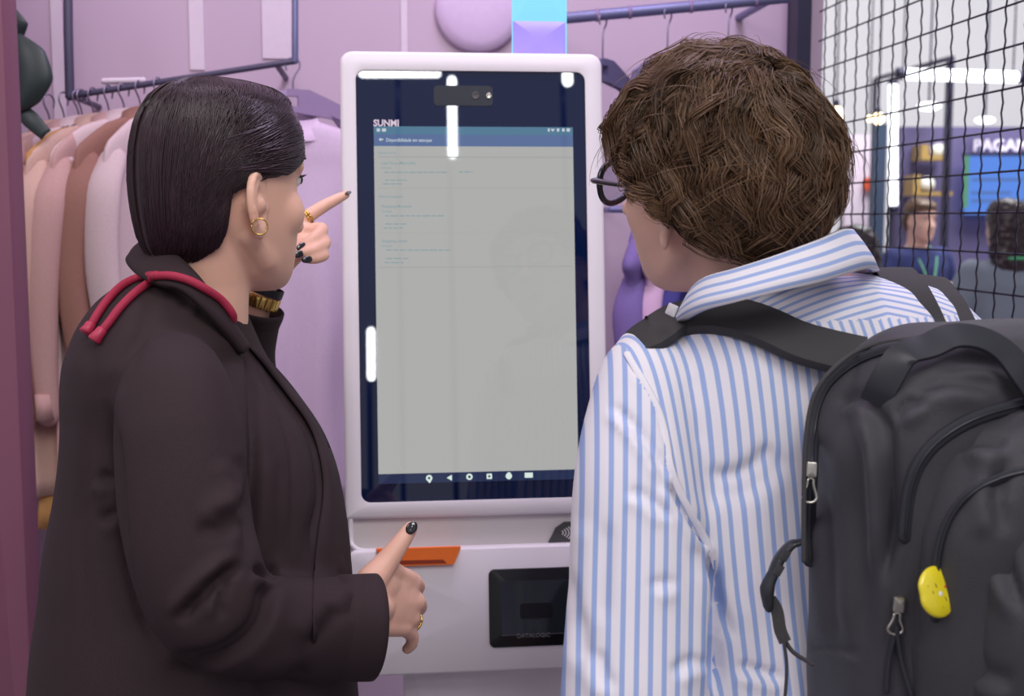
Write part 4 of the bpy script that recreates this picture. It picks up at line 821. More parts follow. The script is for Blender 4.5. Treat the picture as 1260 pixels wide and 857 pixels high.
for i in range(S):
    side = 1 if random.random() < .56 else -1; kind = random.random(); g = random.uniform(-.0008, .0022); ph = random.uniform(0, 6.28); zend = random.uniform(-.068, -.035) if random.random() < .8 else random.uniform(-.03, .04)
    y0 = random.uniform(-.06, .088); f0 = (y0+.06)/.148; top_ = .1432-.16*max(0, abs(y0+.012)-.012)**1.35/.075**.35; y1 = -.038-.042*(1-f0)**1.1+random.gauss(0, .007); al = random.uniform(0, 1.25)**1.5; zt2 = .1425-.035*random.random()**2; ye_ = random.uniform(-.085, -.03); pe_ = random.uniform(.62, .85); z0 = random.uniform(.032, .118); yt = hfront(z0)
    for k_ in range(K_):
        tt = t[k_]
        if kind < .5:                                                 # from the parting down and back
            z = top_+(zend-top_)*tt**1.6; pr = min(1, tt*1.25); y = y0+(y1-y0)*(pr*pr*(3-2*pr)); x, y, z = hpoint(y, z, g)
        elif kind < .8:                                               # from the crown down the back of the head
            z = zt2+(zend-zt2)*tt**1.5; yb, hw, yf, yc = hsec(z); y = yc-(yc-yb)*math.cos(al); x, y, z = hpoint(y, z, g)
        else:                                                         # temple hair swept back over the ear
            pr = tt; y = yt+(ye_-yt)*pr; z = z0+(max(.036, z0*.6)-z0)*min(1, pr/pe_)-(.06*max(0, pr-pe_)/.3); x, y, z = hpoint(y, z, g+.0006)
        paths[i, k_] = (x*side+.0007*math.sin(ph+tt*9)*side, y+.0006*math.cos(ph+tt*8), z)
paths = (paths.reshape(-1, 3)@WR.T+WHC).reshape(S, K_, 3)
strands('hair_strands', M['hair_w'], hw_o, paths, np.full(S, .00075), tips=.3)
# red cord over the shoulders
jb = bvh((JV, JF), (CV, CF)); R0 = .0046
def cord(px, off=R0): return [onsurf(jb, x, y, off) for x, y in px]
m = MB(); m.tube([P(287,394,1.345)]+cord([(281,388),(268,372),(250,358),(232,348),(212,343),(192,343)]), R0, n=12, sub=4)
m.tube(cord([(196,342),(176,345),(155,354),(138,370),(125,388),(117,402)]), R0, n=12, sub=4); m.tube(cord([(192,343),(184,352),(166,366),(150,383),(138,399),(130,409)]), R0, n=12, sub=4)
rc = m.obj('lanyard_cord', M['red'], woman)
for a, b in (((117,402),(111,412)), ((130,409),(121,421))):
    p = cord([a, b], .0055); m = MB(); m.tube([p[0]-(p[1]-p[0])*.1, p[0], p[0]*.5+p[1]*.5, p[1], p[1]+(p[1]-p[0])*.12], [.004, .0055, .0062, .0078, .006], n=14, round_ends=False); m.obj('cord_tip', M['redtip'], rc)
trousers(woman, (WB[0], WB[1]), ((WB[0]-.06, WB[1]+.08), (WB[0]+.07, WB[1]-.07)), 'trousers', 'shoe', rx=.14, ry=.13, yaw=D(38)-math.pi/2, top=.92)

# ------------------------------------------------------------------ the man
MBS = P(990, 700, 1.30)
man = thing('person', 'man in a blue and white striped shirt with messy brown hair and glasses', 'person', (MBS[0], MBS[1], 0))
MYAW = D(20); MRt = np.array([math.cos(MYAW), math.sin(MYAW), 0]); MFw = np.array([-math.sin(MYAW), math.cos(MYAW), 0]); MRR = rot(MYAW)
HRm = rot(D(40), D(7), D(-15)); HCm = P(880, 243, 1.24)
trow = [(336,985,.06,.05,1.27), (343,995,.095,.065,1.27), (353,1015,.125,.08,1.275), (374,1020,.155,.095,1.28), (400,1012,.19,.108,1.28), (430,1008,.208,.12,1.285), (480,1005,.213,.128,1.29), (560,1002,.205,.13,1.29), (700,1000,.198,.13,1.29), (857,1003,.198,.135,1.29), (1000,1003,.205,.14,1.29), (1090,1003,.21,.145,1.29)]
def trings(step=12, k=1.0):
    r = np.array(trow, float); out = []
    for y in np.concatenate([np.arange(336, 400, 6), np.arange(400, 1091, step)]):
        cx_, a, b, d = [float(np.interp(y, r[:, 0], r[:, q])) for q in (1, 2, 3, 4)]; q = sup(a*k, b*k, 72, 2.25); out.append(P(cx_, y, d)+q[:, :1]*MRt+q[:, 1:]*MFw)
    return out
sh = MB(); sh.loft(trings())
aL = [(806,452,1.215,.05), (800,482,1.205,.056), (790,540,1.195,.06), (786,610,1.185,.064), (787,690,1.18,.068), (786,780,1.175,.071), (784,860,1.17,.073), (784,980,1.17,.072), (775,1090,1.22,.066), (765,1150,1.29,.06)]
aR = [(1188,452,1.39,.05), (1210,490,1.40,.06), (1230,560,1.41,.066), (1240,700,1.42,.066), (1245,860,1.42,.066), (1248,1000,1.43,.062), (1230,1110,1.47,.056)]
aLp = np.array([P(*q[:3]) for q in aL]); aLr = np.array([q[3] for q in aL]); aRp = np.array([P(*q[:3]) for q in aR]); aRr = np.array([q[3] for q in aR])
for p_, r_ in ((aLp, aLr), (aRp, aRr)): a_, b_ = spline(p_, r_, 6); sleeve_open(sh, a_, b_, deep=.04)
sh.ell(P(815, 440, 1.225), (.05, .05, .035)); sh.ell(P(1185, 425, 1.38), (.05, .05, .03))
SV, SF, SE = remesh(sh, .0042, 8)
SV = wrinkle(SV, SF, .0035, 13, 5.0, (1, 1, .6))
SV = crease(SV, SF, [
 ([(750,498),(775,520),(800,552),(824,592)], 5, 5, 2.5), ([(772,602),(800,616),(826,640)], 4, 6, 2), ([(824,592),(845,630),(872,676)], 10, 6, 4), ([(874,676),(877,740),(878,800),(880,857)], 14, 7, 3),
 ([(866,584),(900,585),(930,570),(950,545)], 4, 10, -3), ([(800,724),(815,718),(835,722)], 3, 7, 2), ([(826,830),(850,815),(868,822)], 4, 7, 2), ([(735,800),(742,830),(755,850)], 3, 8, 2),
 ([(880,700),(885,740),(900,790)], 4, 8, 2), ([(905,820),(935,828),(965,838)], 5, 6, 2.5), ([(745,640),(742,700),(738,770)], 2.5, 12, 2), ([(700,700),(712,760),(720,830)], 2.5, 10, 2), ([(900,600),(905,680),(915,760)], 2, 14, 2), ([(775,446),(800,480),(814,520),(826,580)], 2.0, 3, 1)], dmax=1.5)
SV = smoothv(SV, SE, 1)
# striped cloth: face-corner stripe coordinate, separate for yoke, back and sleeves
def stripemat():
    m = bpy.data.materials.new('striped_shirt_cotton'); m.use_nodes = True; nt = m.node_tree; b = nt.nodes['Principled BSDF']
    at = nt.nodes.new('ShaderNodeAttribute'); at.attribute_name = 'stripe'
    f1 = nt.nodes.new('ShaderNodeMath'); f1.operation = 'FRACT'; nt.links.new(at.outputs['Fac'], f1.inputs[0])
    a = nt.nodes.new('ShaderNodeMath'); a.operation = 'SUBTRACT'; a.inputs[1].default_value = .5; nt.links.new(f1.outputs[0], a.inputs[0]); ab = nt.nodes.new('ShaderNodeMath'); ab.operation = 'ABSOLUTE'; nt.links.new(a.outputs[0], ab.inputs[0])
    rp = nt.nodes.new('ShaderNodeValToRGB'); nt.links.new(ab.outputs[0], rp.inputs[0]); e = rp.color_ramp.elements; e[0].position = .15; e[0].color = (*lin((158,178,224)), 1); e[1].position = .225; e[1].color = (*lin((234,230,238)), 1)
    tc = nt.nodes.new('ShaderNodeTexCoord'); nz_ = nt.nodes.new('ShaderNodeTexNoise'); nz_.inputs['Scale'].default_value = 900; nt.links.new(tc.outputs['Object'], nz_.inputs['Vector']); bp = nt.nodes.new('ShaderNodeBump'); bp.inputs['Strength'].default_value = .2; bp.inputs['Distance'].default_value = .001
    nt.links.new(nz_.outputs['Fac'], bp.inputs['Height']); nt.links.new(bp.outputs['Normal'], b.inputs['Normal']); nt.links.new(rp.outputs[0], b.inputs['Base Color']); b.inputs['Roughness'].default_value = .8; b.inputs['Specular IOR Level'].default_value = .3; return m
M['stripe'] = stripemat()
shirt = mkobj('shirt', SV, SF, M['stripe'], man)
PER = .0112
def stripe_attr(o, V, per=PER):
    me = o.data; off = worigin(man); nl = len(me.loops); lv = np.empty(nl, int); me.loops.foreach_get('vertex_index', lv)
    fi = np.repeat(np.arange(len(me.polygons)), [p.loop_total for p in me.polygons]); cen = np.zeros((len(me.polygons), 3)); me.polygons.foreach_get('center', cen.ravel()) if False else None
    X = V[lv]; cen = np.stack([np.bincount(fi, X[:, k_], len(me.polygons)) for k_ in range(3)], 1)/np.bincount(fi)[:, None]
    q, z = proj(cen); seam = np.interp(q[:, 1], [400, 445, 508, 581, 673, 690], [762, 775, 811, 826, 872, 880]); slL = (q[:, 0] < seam) & (q[:, 1] > 425) | ((q[:, 0] < 879) & (q[:, 1] > 690) & (z < 1.262))
    slR = (q[:, 0] > np.interp(q[:, 1], [380, 450, 600], [1212, 1190, 1180]))
    yoke = (q[:, 1] < 398+(q[:, 0]-960)*-.04) & ~slL & ~slR
    lat = (X-P(1000, 600, 1.29))@MRt; dn = (X-P(1000, 600, 1.29))@np.array([0, 0, 1.]); s = (lat+dn*.05)/per
    ax = nrm(aLp[6]-aLp[2]); rel = X-aLp[3]; u = nrm(np.cross(ax, FV)); v_ = np.cross(ax, u); ang = np.arctan2(rel@v_, rel@u)
    sl = ((rel@u)*.75+ang*.0)/per*1.18; s = np.where(slL[fi], sl, s); rel = X-aRp[2]; s = np.where(slR[fi], ((rel@MRt)*.9+(rel@MFw)*.5)/per, s)
    s = np.where(yoke[fi], (X[:, 2]+.9*(X@MFw)+.30*np.abs(lat-.02))/per, s)
    at = me.attributes.new('stripe', 'FLOAT', 'CORNER'); at.data.foreach_set('value', s)
stripe_attr(shirt, SV)
sbv = bvh((SV, SF)); q = spline(np.array([(x, y, 0.) for x, y in ((772,436),(790,468),(811,508),(820,545),(826,581),(848,628),(872,673),(878,700))]), np.zeros(8), 6)[0]; pp = np.array([onsurf(sbv, x, y, .0004, 1.2) for x, y, _ in q])
for _ in range(4): pp[1:-1] = (pp[:-2]+2*pp[1:-1]+pp[2:])/4
m = MB(); m.tube(pp, .0038*np.clip(np.linspace(8, 0, len(pp)), .15, 1), n=8, flat=.3, up=-FV); sm_ = m.obj('armhole_seam', M['stripe'], shirt); at = sm_.data.attributes.new('stripe', 'FLOAT', 'POINT'); at.data.foreach_set('value', np.zeros(len(sm_.data.vertices)))
# collar: stand-and-fall band round the neck
ctop = [(838,392,1.225),(846,362,1.185),(866,342,1.150),(905,330,1.125),(955,314,1.118),(1005,296,1.135),(1040,282,1.175),(1050,288,1.25),(1025,312,1.32),(950,350,1.36),(880,378,1.33),(846,394,1.27)]
cbot = [(826,402,1.215),(838,392,1.17),(862,382,1.132),(905,372,1.108),(958,359,1.10),(1015,346,1.115),(1066,331,1.165),(1082,334,1.26),(1050,345,1.35),(960,378,1.395),(870,402,1.36),(834,408,1.29)]
A = spline(np.array([P(*p) for p in ctop]), np.zeros(12), 8)[0]; B = spline(np.array([P(*p) for p in cbot]), np.zeros(12), 8)[0]; ccen = A.mean(0); rings = []
for a, b in zip(A, B):
    inn = nrm((ccen-a)*np.array([1, 1, 0])); q = [b+inn*.004, b, b*.66+a*.34-inn*.003, b*.33+a*.67-inn*.003, a-inn*.001, a+inn*.003, a*.5+b*.5+inn*.008, b+inn*.012]; rings.append(np.array(q))
m = MB(); m.loft(rings); colr = m.obj('collar', M['stripe'], shirt)
V_ = np.vstack(m.v); at = colr.data.attributes.new('stripe', 'FLOAT', 'POINT'); vals = np.zeros(len(V_)); vv = np.tile([-.2, 0, 1.35, 2.6, 3.8, 4.1, 2.5, .6], len(A)); vals[:len(vv)] = vv; at.data.foreach_set('value', vals)
# body of the man
mb_ = MB(); head(mb_, HRm, HCm, neck_to=P(950, 372, 1.27), neck_r=.06, k=1.02, chin=.92)
mb_.loft(trings(20, .82)); mb_.tube(aLp, np.minimum(aLr*.72, .047), n=14, sub=2); mb_.tube(aRp, np.minimum(aRr*.72, .046), n=14, sub=2)
for wp, prev, s in ((aLp[-1], aLp[-2], 1), (aRp[-1], aRp[-2], -1)):
    dr = nrm(wp-prev); sd = nrm(np.cross(dr, [0, 0, 1])); upv = np.cross(sd, dr); mb_.tube([prev, wp, wp+dr*.03], [.03, .027, .028], n=12)
    for j, (o_, ln) in enumerate(((-.027, .055), (-.009, .066), (.009, .062), (.027, .05))):
        k0 = wp+dr*.095+sd*o_; mb_.tube([wp+dr*.01+sd*o_*.5, k0], [.014, .012], n=10); mb_.tube([k0, k0+dr*ln*.55-upv*.012, k0+dr*ln*.8-upv*.035], [.0105, .009, .0075], n=10, sub=3)
    mb_.tube([wp+dr*.02-sd*.02*s, wp+dr*.05-sd*.045*s, wp+dr*.085-sd*.05*s-upv*.01], [.014, .0115, .0085], n=10, sub=3)
MV, MF, ME = remesh(mb_, .0042, 2); MV = soften(MV, ME, HRm, HCm, 18); mkobj('body', MV, MF, M['skin_m'], man); face_parts(man, HRm, HCm, 1.02)
# glasses
LH = lambda p: HCm+HRm@np.array(p)*1.02
gl = mkobj('glasses', *(lambda mm: (np.vstack(mm.v), mm.f))((lambda mm: [mm.tube([LH((-.012, .113, .02)), LH((0, .117, .023)), LH((.012, .113, .02))], .0022, n=8, sub=3), mm][1])(MB())), M['specs'], man); gl['label'] = 'black framed glasses'
for s in (-1, 1):
    a = np.linspace(0, 2*np.pi, 33)[:-1]; pts = [LH((s*(.0355+.0245*math.copysign(abs(math.cos(q))**.85, math.cos(q))), .110-.006*(.5+.5*math.cos(q))-.002, .014+.0215*math.copysign(abs(math.sin(q))**.85, math.sin(q)))) for q in a]
    m = MB(); T = np.array(pts+pts[:1]); m.tube(np.vstack([T, T[1:2]]), .0034, n=8, round_ends=False); m.obj('rim', M['specs'], gl)
    cen = np.mean(pts, 0); m = MB(); m.loft([np.array(pts)*.985+cen*.015+HRm[:, 1]*o_ for o_ in (-.0006, .0006)]); m.obj('lens', M['lens'], gl)
    m = MB(); m.tube([LH((s*.058, .103, .022)), LH((s*.069, .097, .024)), LH((s*.0755, .05, .026)), LH((s*.0775, .005, .028)), LH((s*.079, -.012, .018)), LH((s*.077, -.022, -.004))], [.0046, .0052, .0042, .0036, .003, .003], n=8, sub=4, flat=.6); m.obj('temple_arm', M['specs'], gl)
# messy wavy hair
HC_ = np.array([0, -.008, .028]); HRad = np.array([.089, .117, .116])
def hsurf(dirv, g=0.0):
    d = nrm(dirv); r = 1/math.sqrt(((d/HRad)**2).sum()); lump = .006*noise.noise(Vector(d*3.1))+.004*noise.noise(Vector(d*6.3)); return HC_+d*(r+lump+g)
ZL = ([-.16, -.055, -.036, -.022, .0, .03, .06, .085, .12], [-.108, -.104, -.07, -.004, .022, .03, .045, .066, .078])
def zlow(p): return float(np.interp(p[1], *ZL)) if abs(p[0]) > .045 or p[1] > -.03 else -.106
def hair_ok(p): return p[2] > zlow(p)+.012
m = MB(); rings = []
for i in range(34):
    ph = -math.pi/2+math.pi*(i+.2)/33.4; ring = []
    for j in range(60):
        a = 2*np.pi*j/60; d = np.array([math.cos(ph)*math.cos(a)*HRad[0], math.cos(ph)*math.sin(a)*HRad[1], math.sin(ph)*HRad[2]]); p = hsurf(d, -.014); 
        p[2] = max(p[2], float(np.interp(p[1], *ZL))+.006); ring.append(p)
    rings.append(np.array(ring))
m.loft(rings); m.xf(HRm*1.02, HCm); QV, QF, QE = remesh(m, .004, 3); QV = wrinkle(QV, QF, .004, 40, 3); mh = tint(mkobj('hair', QV, QF, M['hair_ms'], man), .3)
crown = nrm([.012, -.062, .1]); NC, PER_C, K2 = 420, 40, 8; allp = []; radii = []; tints = []
ci = 0
while ci < NC:
    v = rng.normal(size=3); v[2] = abs(v[2])*1.0-.35; d = nrm(v*np.array([1, 1.2, 1])); d = nrm(crown+v*.22) if ci % 7 == 0 else d; p0 = hsurf(d); ct = random.gauss(.42, .2)
    if not hair_ok(p0): continue
    ci += 1; L_ = random.uniform(.06, .115); cw = random.uniform(.006, .013); ph = random.uniform(0, 6.28); swirl = random.gauss(.35, .4); wl_ = random.uniform(70, 120); flip = ci % 4 == 0; lift0 = random.uniform(-.006, .005)
    for attempt in range(5):
        guide = []; dirs = d.copy()
        for k_ in range(K2):
            tt = k_/(K2-1); guide.append(hsurf(dirs, lift0+.008*math.sin(math.pi*tt)+(.012*tt*tt if flip else -.003*tt)))
            away = dirs-crown*(dirs@crown); away = nrm(away) if np.linalg.norm(away) > .05 else nrm([.2, -1, 0]); tang = nrm(np.cross(dirs, away)); down = nrm(np.array([0, 0, -1.])+dirs*dirs[2])
            front = np.clip(dirs[1]*1.5, 0, 1); side_v = np.array([0, -.3, 0])*(1-front)
            mv = away*1.0+down*.5+tang*(swirl*(1-tt)+.95*math.sin(ph+tt*L_*wl_))+np.array([0, .3*front, 0])+side_v; mv = nrm(mv-dirs*(mv@dirs)); dirs = nrm(dirs+mv*(L_/(K2-1))/.105)
        if guide[-1][2] > zlow(guide[-1])-.006: break
        L_ *= .7
    guide = np.array(guide); tn = np.gradient(guide, axis=0); out = np.array([nrm(g-HC_) for g in guide]); lat = np.cross(out, tn); lat /= np.linalg.norm(lat, axis=1)[:, None]+1e-9
    spread = np.interp(np.linspace(0, 1, K2), [0, .5, 1], [1, .8, .28])
    for s in range(PER_C):
        a, b = rng.normal(0, .55, 2); j = rng.normal(0, .0009, (K2, 3)); j = np.cumsum(j, 0)*.5; ln = random.uniform(.75, 1.05)
        pth = guide+lat*(a*cw*spread)[:, None]+out*(b*cw*.45*spread)[:, None]+j; base_ = pth[0]; pth = base_+(pth-base_)*ln; allp.append(pth); radii.append(random.uniform(.00035, .0006)); tints.append(ct+random.gauss(0, .1))
# flyaway strands
for s in range(260):
    v = rng.normal(size=3); v[2] = abs(v[2])+.15; d = nrm(v); p0 = hsurf(d)
    if not hair_ok(p0): continue
    tg = nrm(np.cross(d, rng.normal(size=3))); L_ = random.uniform(.03, .06); allp.append(np.array([p0+d*(.004+.012*math.sin(q*2.2))+tg*L_*q+np.array([0, 0, -.01*q*q]) for q in np.linspace(0, 1, K2)])); radii.append(.0003); tints.append(.6)
allp = np.array(allp); allp = (allp.reshape(-1, 3)@(HRm*1.02).T+HCm).reshape(allp.shape)
strands('hair_strands', M['hair_m'], mh, allp, np.array(radii)*1.15, tints=tints)
trousers(man, (MBS[0], MBS[1]), ((MBS[0]-.1, MBS[1]+.03), (MBS[0]+.1, MBS[1]+.03)), 'jeans', 'shoe', rx=.165, ry=.12, yaw=MYAW, top=.95)

#PART4
# ------------------------------------------------------------------ backpack on the man's back
bo = -MFw; BC = P(1000, 600, 1.29); BC = BC+bo*.138+MRt*.057; BRm = np.stack([MRt, MFw, [0, 0, 1.]], 1)
def BW(x, y, z): return np.array([BC[0], BC[1], 0])+MRt*x+bo*y+np.array([0, 0, z])
pack = thing('backpack', 'black nylon backpack with zips and a yellow badge on the man\'s back', 'backpack', BW(0, .08, .9))
def outline(hw, zt_, zb_, rt, rb, n=14):
    q = []
    for (sx, cz, r, a0) in ((1, zt_-rt, rt, 0), (-1, zt_-rt, rt, 90), (-1, zb_+rb, rb, 180), (1, zb_+rb, rb, 270)):
        for k_ in range(n+1): a = D(a0+90*k_/n); q.append((sx*(hw-r)+r*math.cos(a), cz+r*math.sin(a)))
    return np.array(q)
def pouch(name, hw, zt_, zb_, rt, rb, prof, creases=(), vox=.0045, wr_=.004):
    m = MB(); o_ = outline(hw, zt_, zb_, rt, rb); cen = np.array([0, (zt_+zb_)/2]); rings = []
    for y, ins in prof:
        e = np.roll(o_, -1, 0)-np.roll(o_, 1, 0); nn = np.stack([-e[:, 1], e[:, 0]], 1); nn /= np.linalg.norm(nn, axis=1)[:, None]+1e-9; q = o_+nn*ins
        rings.append(np.array([BW(a, y, b) for a, b in q]))
    m.loft(rings); V, F, E_ = remesh(m, vox, 6); V = wrinkle(V, F, wr_, 14, len(name)); V = crease(V, F, creases); V = smoothv(V, E_, 1); mkobj(name, V, F, M['pack'], pack); return V, F
mainV = pouch('main_compartment', .165, 1.408, .90, .115, .05, [(0, .02), (.012, .004), (.03, 0), (.085, .0), (.115, .008), (.135, .03), (.143, .06), (.146, .09)],
 [([(1066,492),(1078,520),(1088,580),(1092,660),(1086,720)], 8, 7, 5), ([(1076,498),(1092,530),(1098,600),(1100,680)], 6, 6, 3), ([(1060,520),(1058,600),(1064,700),(1060,800)], 3, 12, 3), ([(1030,500),(1050,488),(1072,490)], 5, 7, 3), ([(1018,600),(1024,700),(1030,800)], 3, 9, 3), ([(1120,480),(1170,470),(1230,476)], 3, 9, 3), ([(1150,452),(1200,445),(1250,455)], 2.5, 8, 2), ([(1100,520),(1112,500),(1140,492)], 5, 7, 3), ([(990,800),(1020,798),(1060,806)], 3, 4, 1.5)])
pockV = pouch('front_pocket', .138, 1.352, .91, .125, .05, [(.10, 0), (.14, 0), (.17, .01), (.188, .03), (.196, .06)],
 [([(1180,560),(1200,545),(1240,548)], 4, 9, 4), ([(1120,650),(1126,720),(1124,800)], 3, 9, 3), ([(1240,560),(1228,610),(1236,660)], 4, 10, 3)])
lowV = pouch('lower_pocket', .112, 1.292, .915, .12, .04, [(.16, 0), (.19, 0), (.212, .01), (.228, .035), (.234, .06)],
 [([(1170,690),(1200,650),(1215,640),(1245,720),(1262,760)], 5, 8, 4), ([(1165,780),(1175,820),(1180,857)], 3, 9, 3), ([(1180,800),(1215,830),(1250,840)], 3, 10, 3)])
pb = bvh(mainV, pockV, lowV); pbm = bvh(mainV); sb = bvh((SV, SF), (np.vstack(m.v)*0+9, [])) if False else bvh((SV, SF), (V_, colr_faces := [tuple(p.vertices) for p in colr.data.polygons]))
def surf_line(b, px, off, sub=5):
    q = spline(np.array([(x, y, 0.) for x, y in px]), np.zeros(len(px)), sub)[0]; return np.array([onsurf(b, x, y, off, 1.05) for x, y, _ in q])
def smooth_path(p, it=6):
    p = np.array(p)
    for _ in range(it): p[1:-1] = (p[:-2]+2*p[1:-1]+p[2:])/4
    return p
def ribbon(name, pts, normals, wd, th_, mt, parent, n=1):
    pts = np.asarray(pts); T = np.gradient(pts, axis=0); rings = []; wd = np.broadcast_to(wd, (len(pts),))
    for p, t, nn, w_ in zip(pts, T, normals, wd):
        t = nrm(t); s = nrm(np.cross(nn, t)); nn = np.cross(t, s); q = [(-1, -.35), (-.96, -.9), (-.6, -1), (.6, -1), (.96, -.9), (1, -.35), (1, .35), (.96, .9), (.6, 1), (0, 1.08), (-.6, 1), (-.96, .9), (-1, .35)]
        rings.append(np.array([p+s*a*w_/2+nn*b*th_/2 for a, b in q]))
    m = MB(); m.loft(rings); return m.obj(name, M[mt], parent, auto=60)
def tonorm(pts, c): return [nrm(np.asarray(p)-c) for p in pts]
# zips and piping
def zipline(px, b=pb, r=.0062, name='zip_tape'):
    p = smooth_path(surf_line(b, px, .0012)); m = MB(); m.tube(p, r, n=8, flat=.35, up=-FV); o = m.obj(name, M['zipm'], pack); m = MB(); m.tube(p-FV*.0022, .0014, n=6); m.obj('zip_teeth', M['buckle'], o); return o
zipline([(998,690),(997,640),(998,580),(1003,530),(1012,492),(1030,466),(1064,443),(1112,430),(1165,427)], pbm)
zipline([(1114,660),(1120,598),(1142,552),(1186,520),(1232,504),(1280,497),(1335,500),(1390,520),(1425,560)])
zipline([(1152,760),(1154,690),(1170,635),(1204,600),(1240,585),(1290,577),(1345,585),(1390,610)], r=.0045)
for px in ([(989,690),(989,640),(990,560),(997,500),(1013,466),(1052,432),(1100,419),(1160,415)],):
    p = smooth_path(surf_line(pbm, px, .0)); m = MB(); m.tube(p, .0022, n=8); m.obj('piping', M['pack2'], pack)
# grab handle
hp = [onsurf(pbm, 1078, 497, .002), onsurf(pbm, 1094, 478, .008), onsurf(pbm, 1118, 452, .016)]; hp += [P(1142, 427, np.dot(hp[-1]-CAM, FV)-.004), P(1172, 413, np.dot(hp[-1]-CAM, FV)-.005), P(1210, 417, np.dot(hp[-1]-CAM, FV)-.008), P(1240, 436, np.dot(hp[-1]-CAM, FV)-.012), P(1262, 466, np.dot(hp[-1]-CAM, FV)-.018), P(1278, 500, np.dot(hp[-1]-CAM, FV)-.012), onsurf(pb, 1288, 528, .002)]
hp = smooth_path(spline(np.array(hp), np.zeros(len(hp)), 5)[0], 3); ribbon('grab_handle', hp, [nrm(-FV+UV*.9)]*len(hp), .026, .004, 'buckle', pack)
# shoulder straps
lp_ = smooth_path(surf_line(sb, [(806,418),(826,404),(852,396),(895,394),(945,408),(992,432)], .008, 5), 8); lp_ = np.vstack([spline(np.array([lp_[0]+MFw*.085+np.array([-.004, 0, -.085]), lp_[0]+MFw*.06+np.array([-.012, 0, -.04]), lp_[0]+MFw*.028+np.array([-.010, 0, -.014]), lp_[0]]), np.zeros(4), 5)[0][:-1], lp_, BW(-.10, .0, 1.372)])
lp_ = smooth_path(lp_, 4); ribbon('shoulder_strap', lp_, [nrm(nrm(p-P(880, 480, 1.27))+np.array([0, -.35, .5])) for p in lp_], np.interp(np.arange(len(lp_)), [0, 15, 24], [.036, .042, .046]), .012, 'pack2', pack)
fp = np.array([P(862, 770, 1.235), P(880, 815, 1.19), P(905, 858, 1.16), BW(-.15, .01, .93)]); fp = spline(fp, np.zeros(len(fp)), 5)[0]; ribbon('webbing_strap', fp, tonorm(fp, P(1000, 780, 1.29)), .024, .004, 'pack2', pack)
for ln, wd in (([(1090,470,1.43), (1090,385,1.41), (1092,345,1.365), (1098,335,1.315), (1110,350,1.245), (1124,374,1.222), (1138,404,1.215), (1146,426,1.20)], .043), ([(1120,470,1.46), (1122,395,1.43), (1127,354,1.37), (1135,344,1.32), (1150,363,1.262), (1164,387,1.242), (1174,409,1.23), (1179,430,1.21)], .05)):
    q = spline(np.array([P(*p) for p in ln]), np.zeros(len(ln)), 6)[0]; q = smooth_path(q, 3); ribbon('shoulder_strap', q, [nrm(nrm(p-P(1105, 450, 1.345))*np.array([.4, 1, 1])) for p in q], wd, .011, 'pack2', pack)
m = MB(); q = onsurf(sb, 846, 384, .016); m.box(q, (.010, .003, .011), rot(-.5, 0, .4), bev=.001); m.obj('strap_tag', M['lens'] if False else M['silverw'], pack, auto=40)
# zip pulls
def pull(x0, y0, x1, y1, tape=False):
    a = onsurf(pb, x0, y0, .004, 1.05); b = onsurf(pb, x1, y1, .005, 1.05); d = nrm(b-a); s = nrm(np.cross(d, FV)); L_ = np.linalg.norm(b-a)
    m = MB(); m.box(a, (.009, .006, .013), np.stack([s, np.cross(d, s), -d], 1), bev=.0015); o = m.obj('zip_slider', M['steel'], pack, auto=40)
    pts = [a+d*.008-s*.0022, a+d*.014-s*.003, a+d*(L_-.004)-s*.0062, a+d*L_-s*.003, a+d*L_+s*.003, a+d*(L_-.004)+s*.0062, a+d*.014+s*.003, a+d*.008+s*.0022, a+d*.008-s*.0022]; m = MB(); m.tube(pts, .0013, n=7, sub=3, round_ends=False); m.obj('zip_pull', M['steel'], o)
pull(998, 578, 996, 618); pull(1106, 742, 1102, 778)
for (x1, y1) in ((1092, 850), (1124, 862)):
    p = surf_line(pb, [(1104, 772), ((1104+x1)/2-3, (772+y1)/2), (x1, y1)], .004); m = MB(); m.tube(p, .0022, n=7); m.obj('pull_cord', M['zipm'], pack)
# side buckle and hanging strap
def dpt(x, y): return P(x, y, 1.085)
m = MB(); m.tube([dpt(983,668), dpt(972,672), dpt(958,690), dpt(948,715)], [.006, .008, .0095, .009], n=10, flat=.5, sub=4); bk = m.obj('side_buckle', M['buckle'], pack)
m = MB(); m.tube([dpt(950,708), dpt(944,725), dpt(945,742)], [.0085, .0115, .009], n=10, flat=.55, sub=3); m.obj('buckle_tongue', M['zipm'], bk)
for (x, y) in ((966, 684), (958, 702)): m = MB(); m.box(P(x, y, 1.077), (.007, .003, .010), rot(0, 0, .5), bev=.001); m.obj('buckle_slot', M['pack2'], bk, auto=40)
q = np.array([dpt(948,738), dpt(956,752), dpt(960,775), dpt(966,790)]); q = spline(q, np.zeros(4), 4)[0]; ribbon('webbing_strap', q, [-FV]*len(q), .011, .004, 'pack2', pack)
q = np.array([dpt(964,785), dpt(968,820), dpt(966,860), dpt(964,900)]); m = MB(); m.tube(q, .003, n=8, sub=4, flat=.5); m.obj('strap_end', M['pack2'], pack); m = MB(); m.tube([dpt(964,785), dpt(976,803), P(1000,818,1.06)], .002, n=7, sub=4); m.obj('strap_end', M['pack2'], pack)
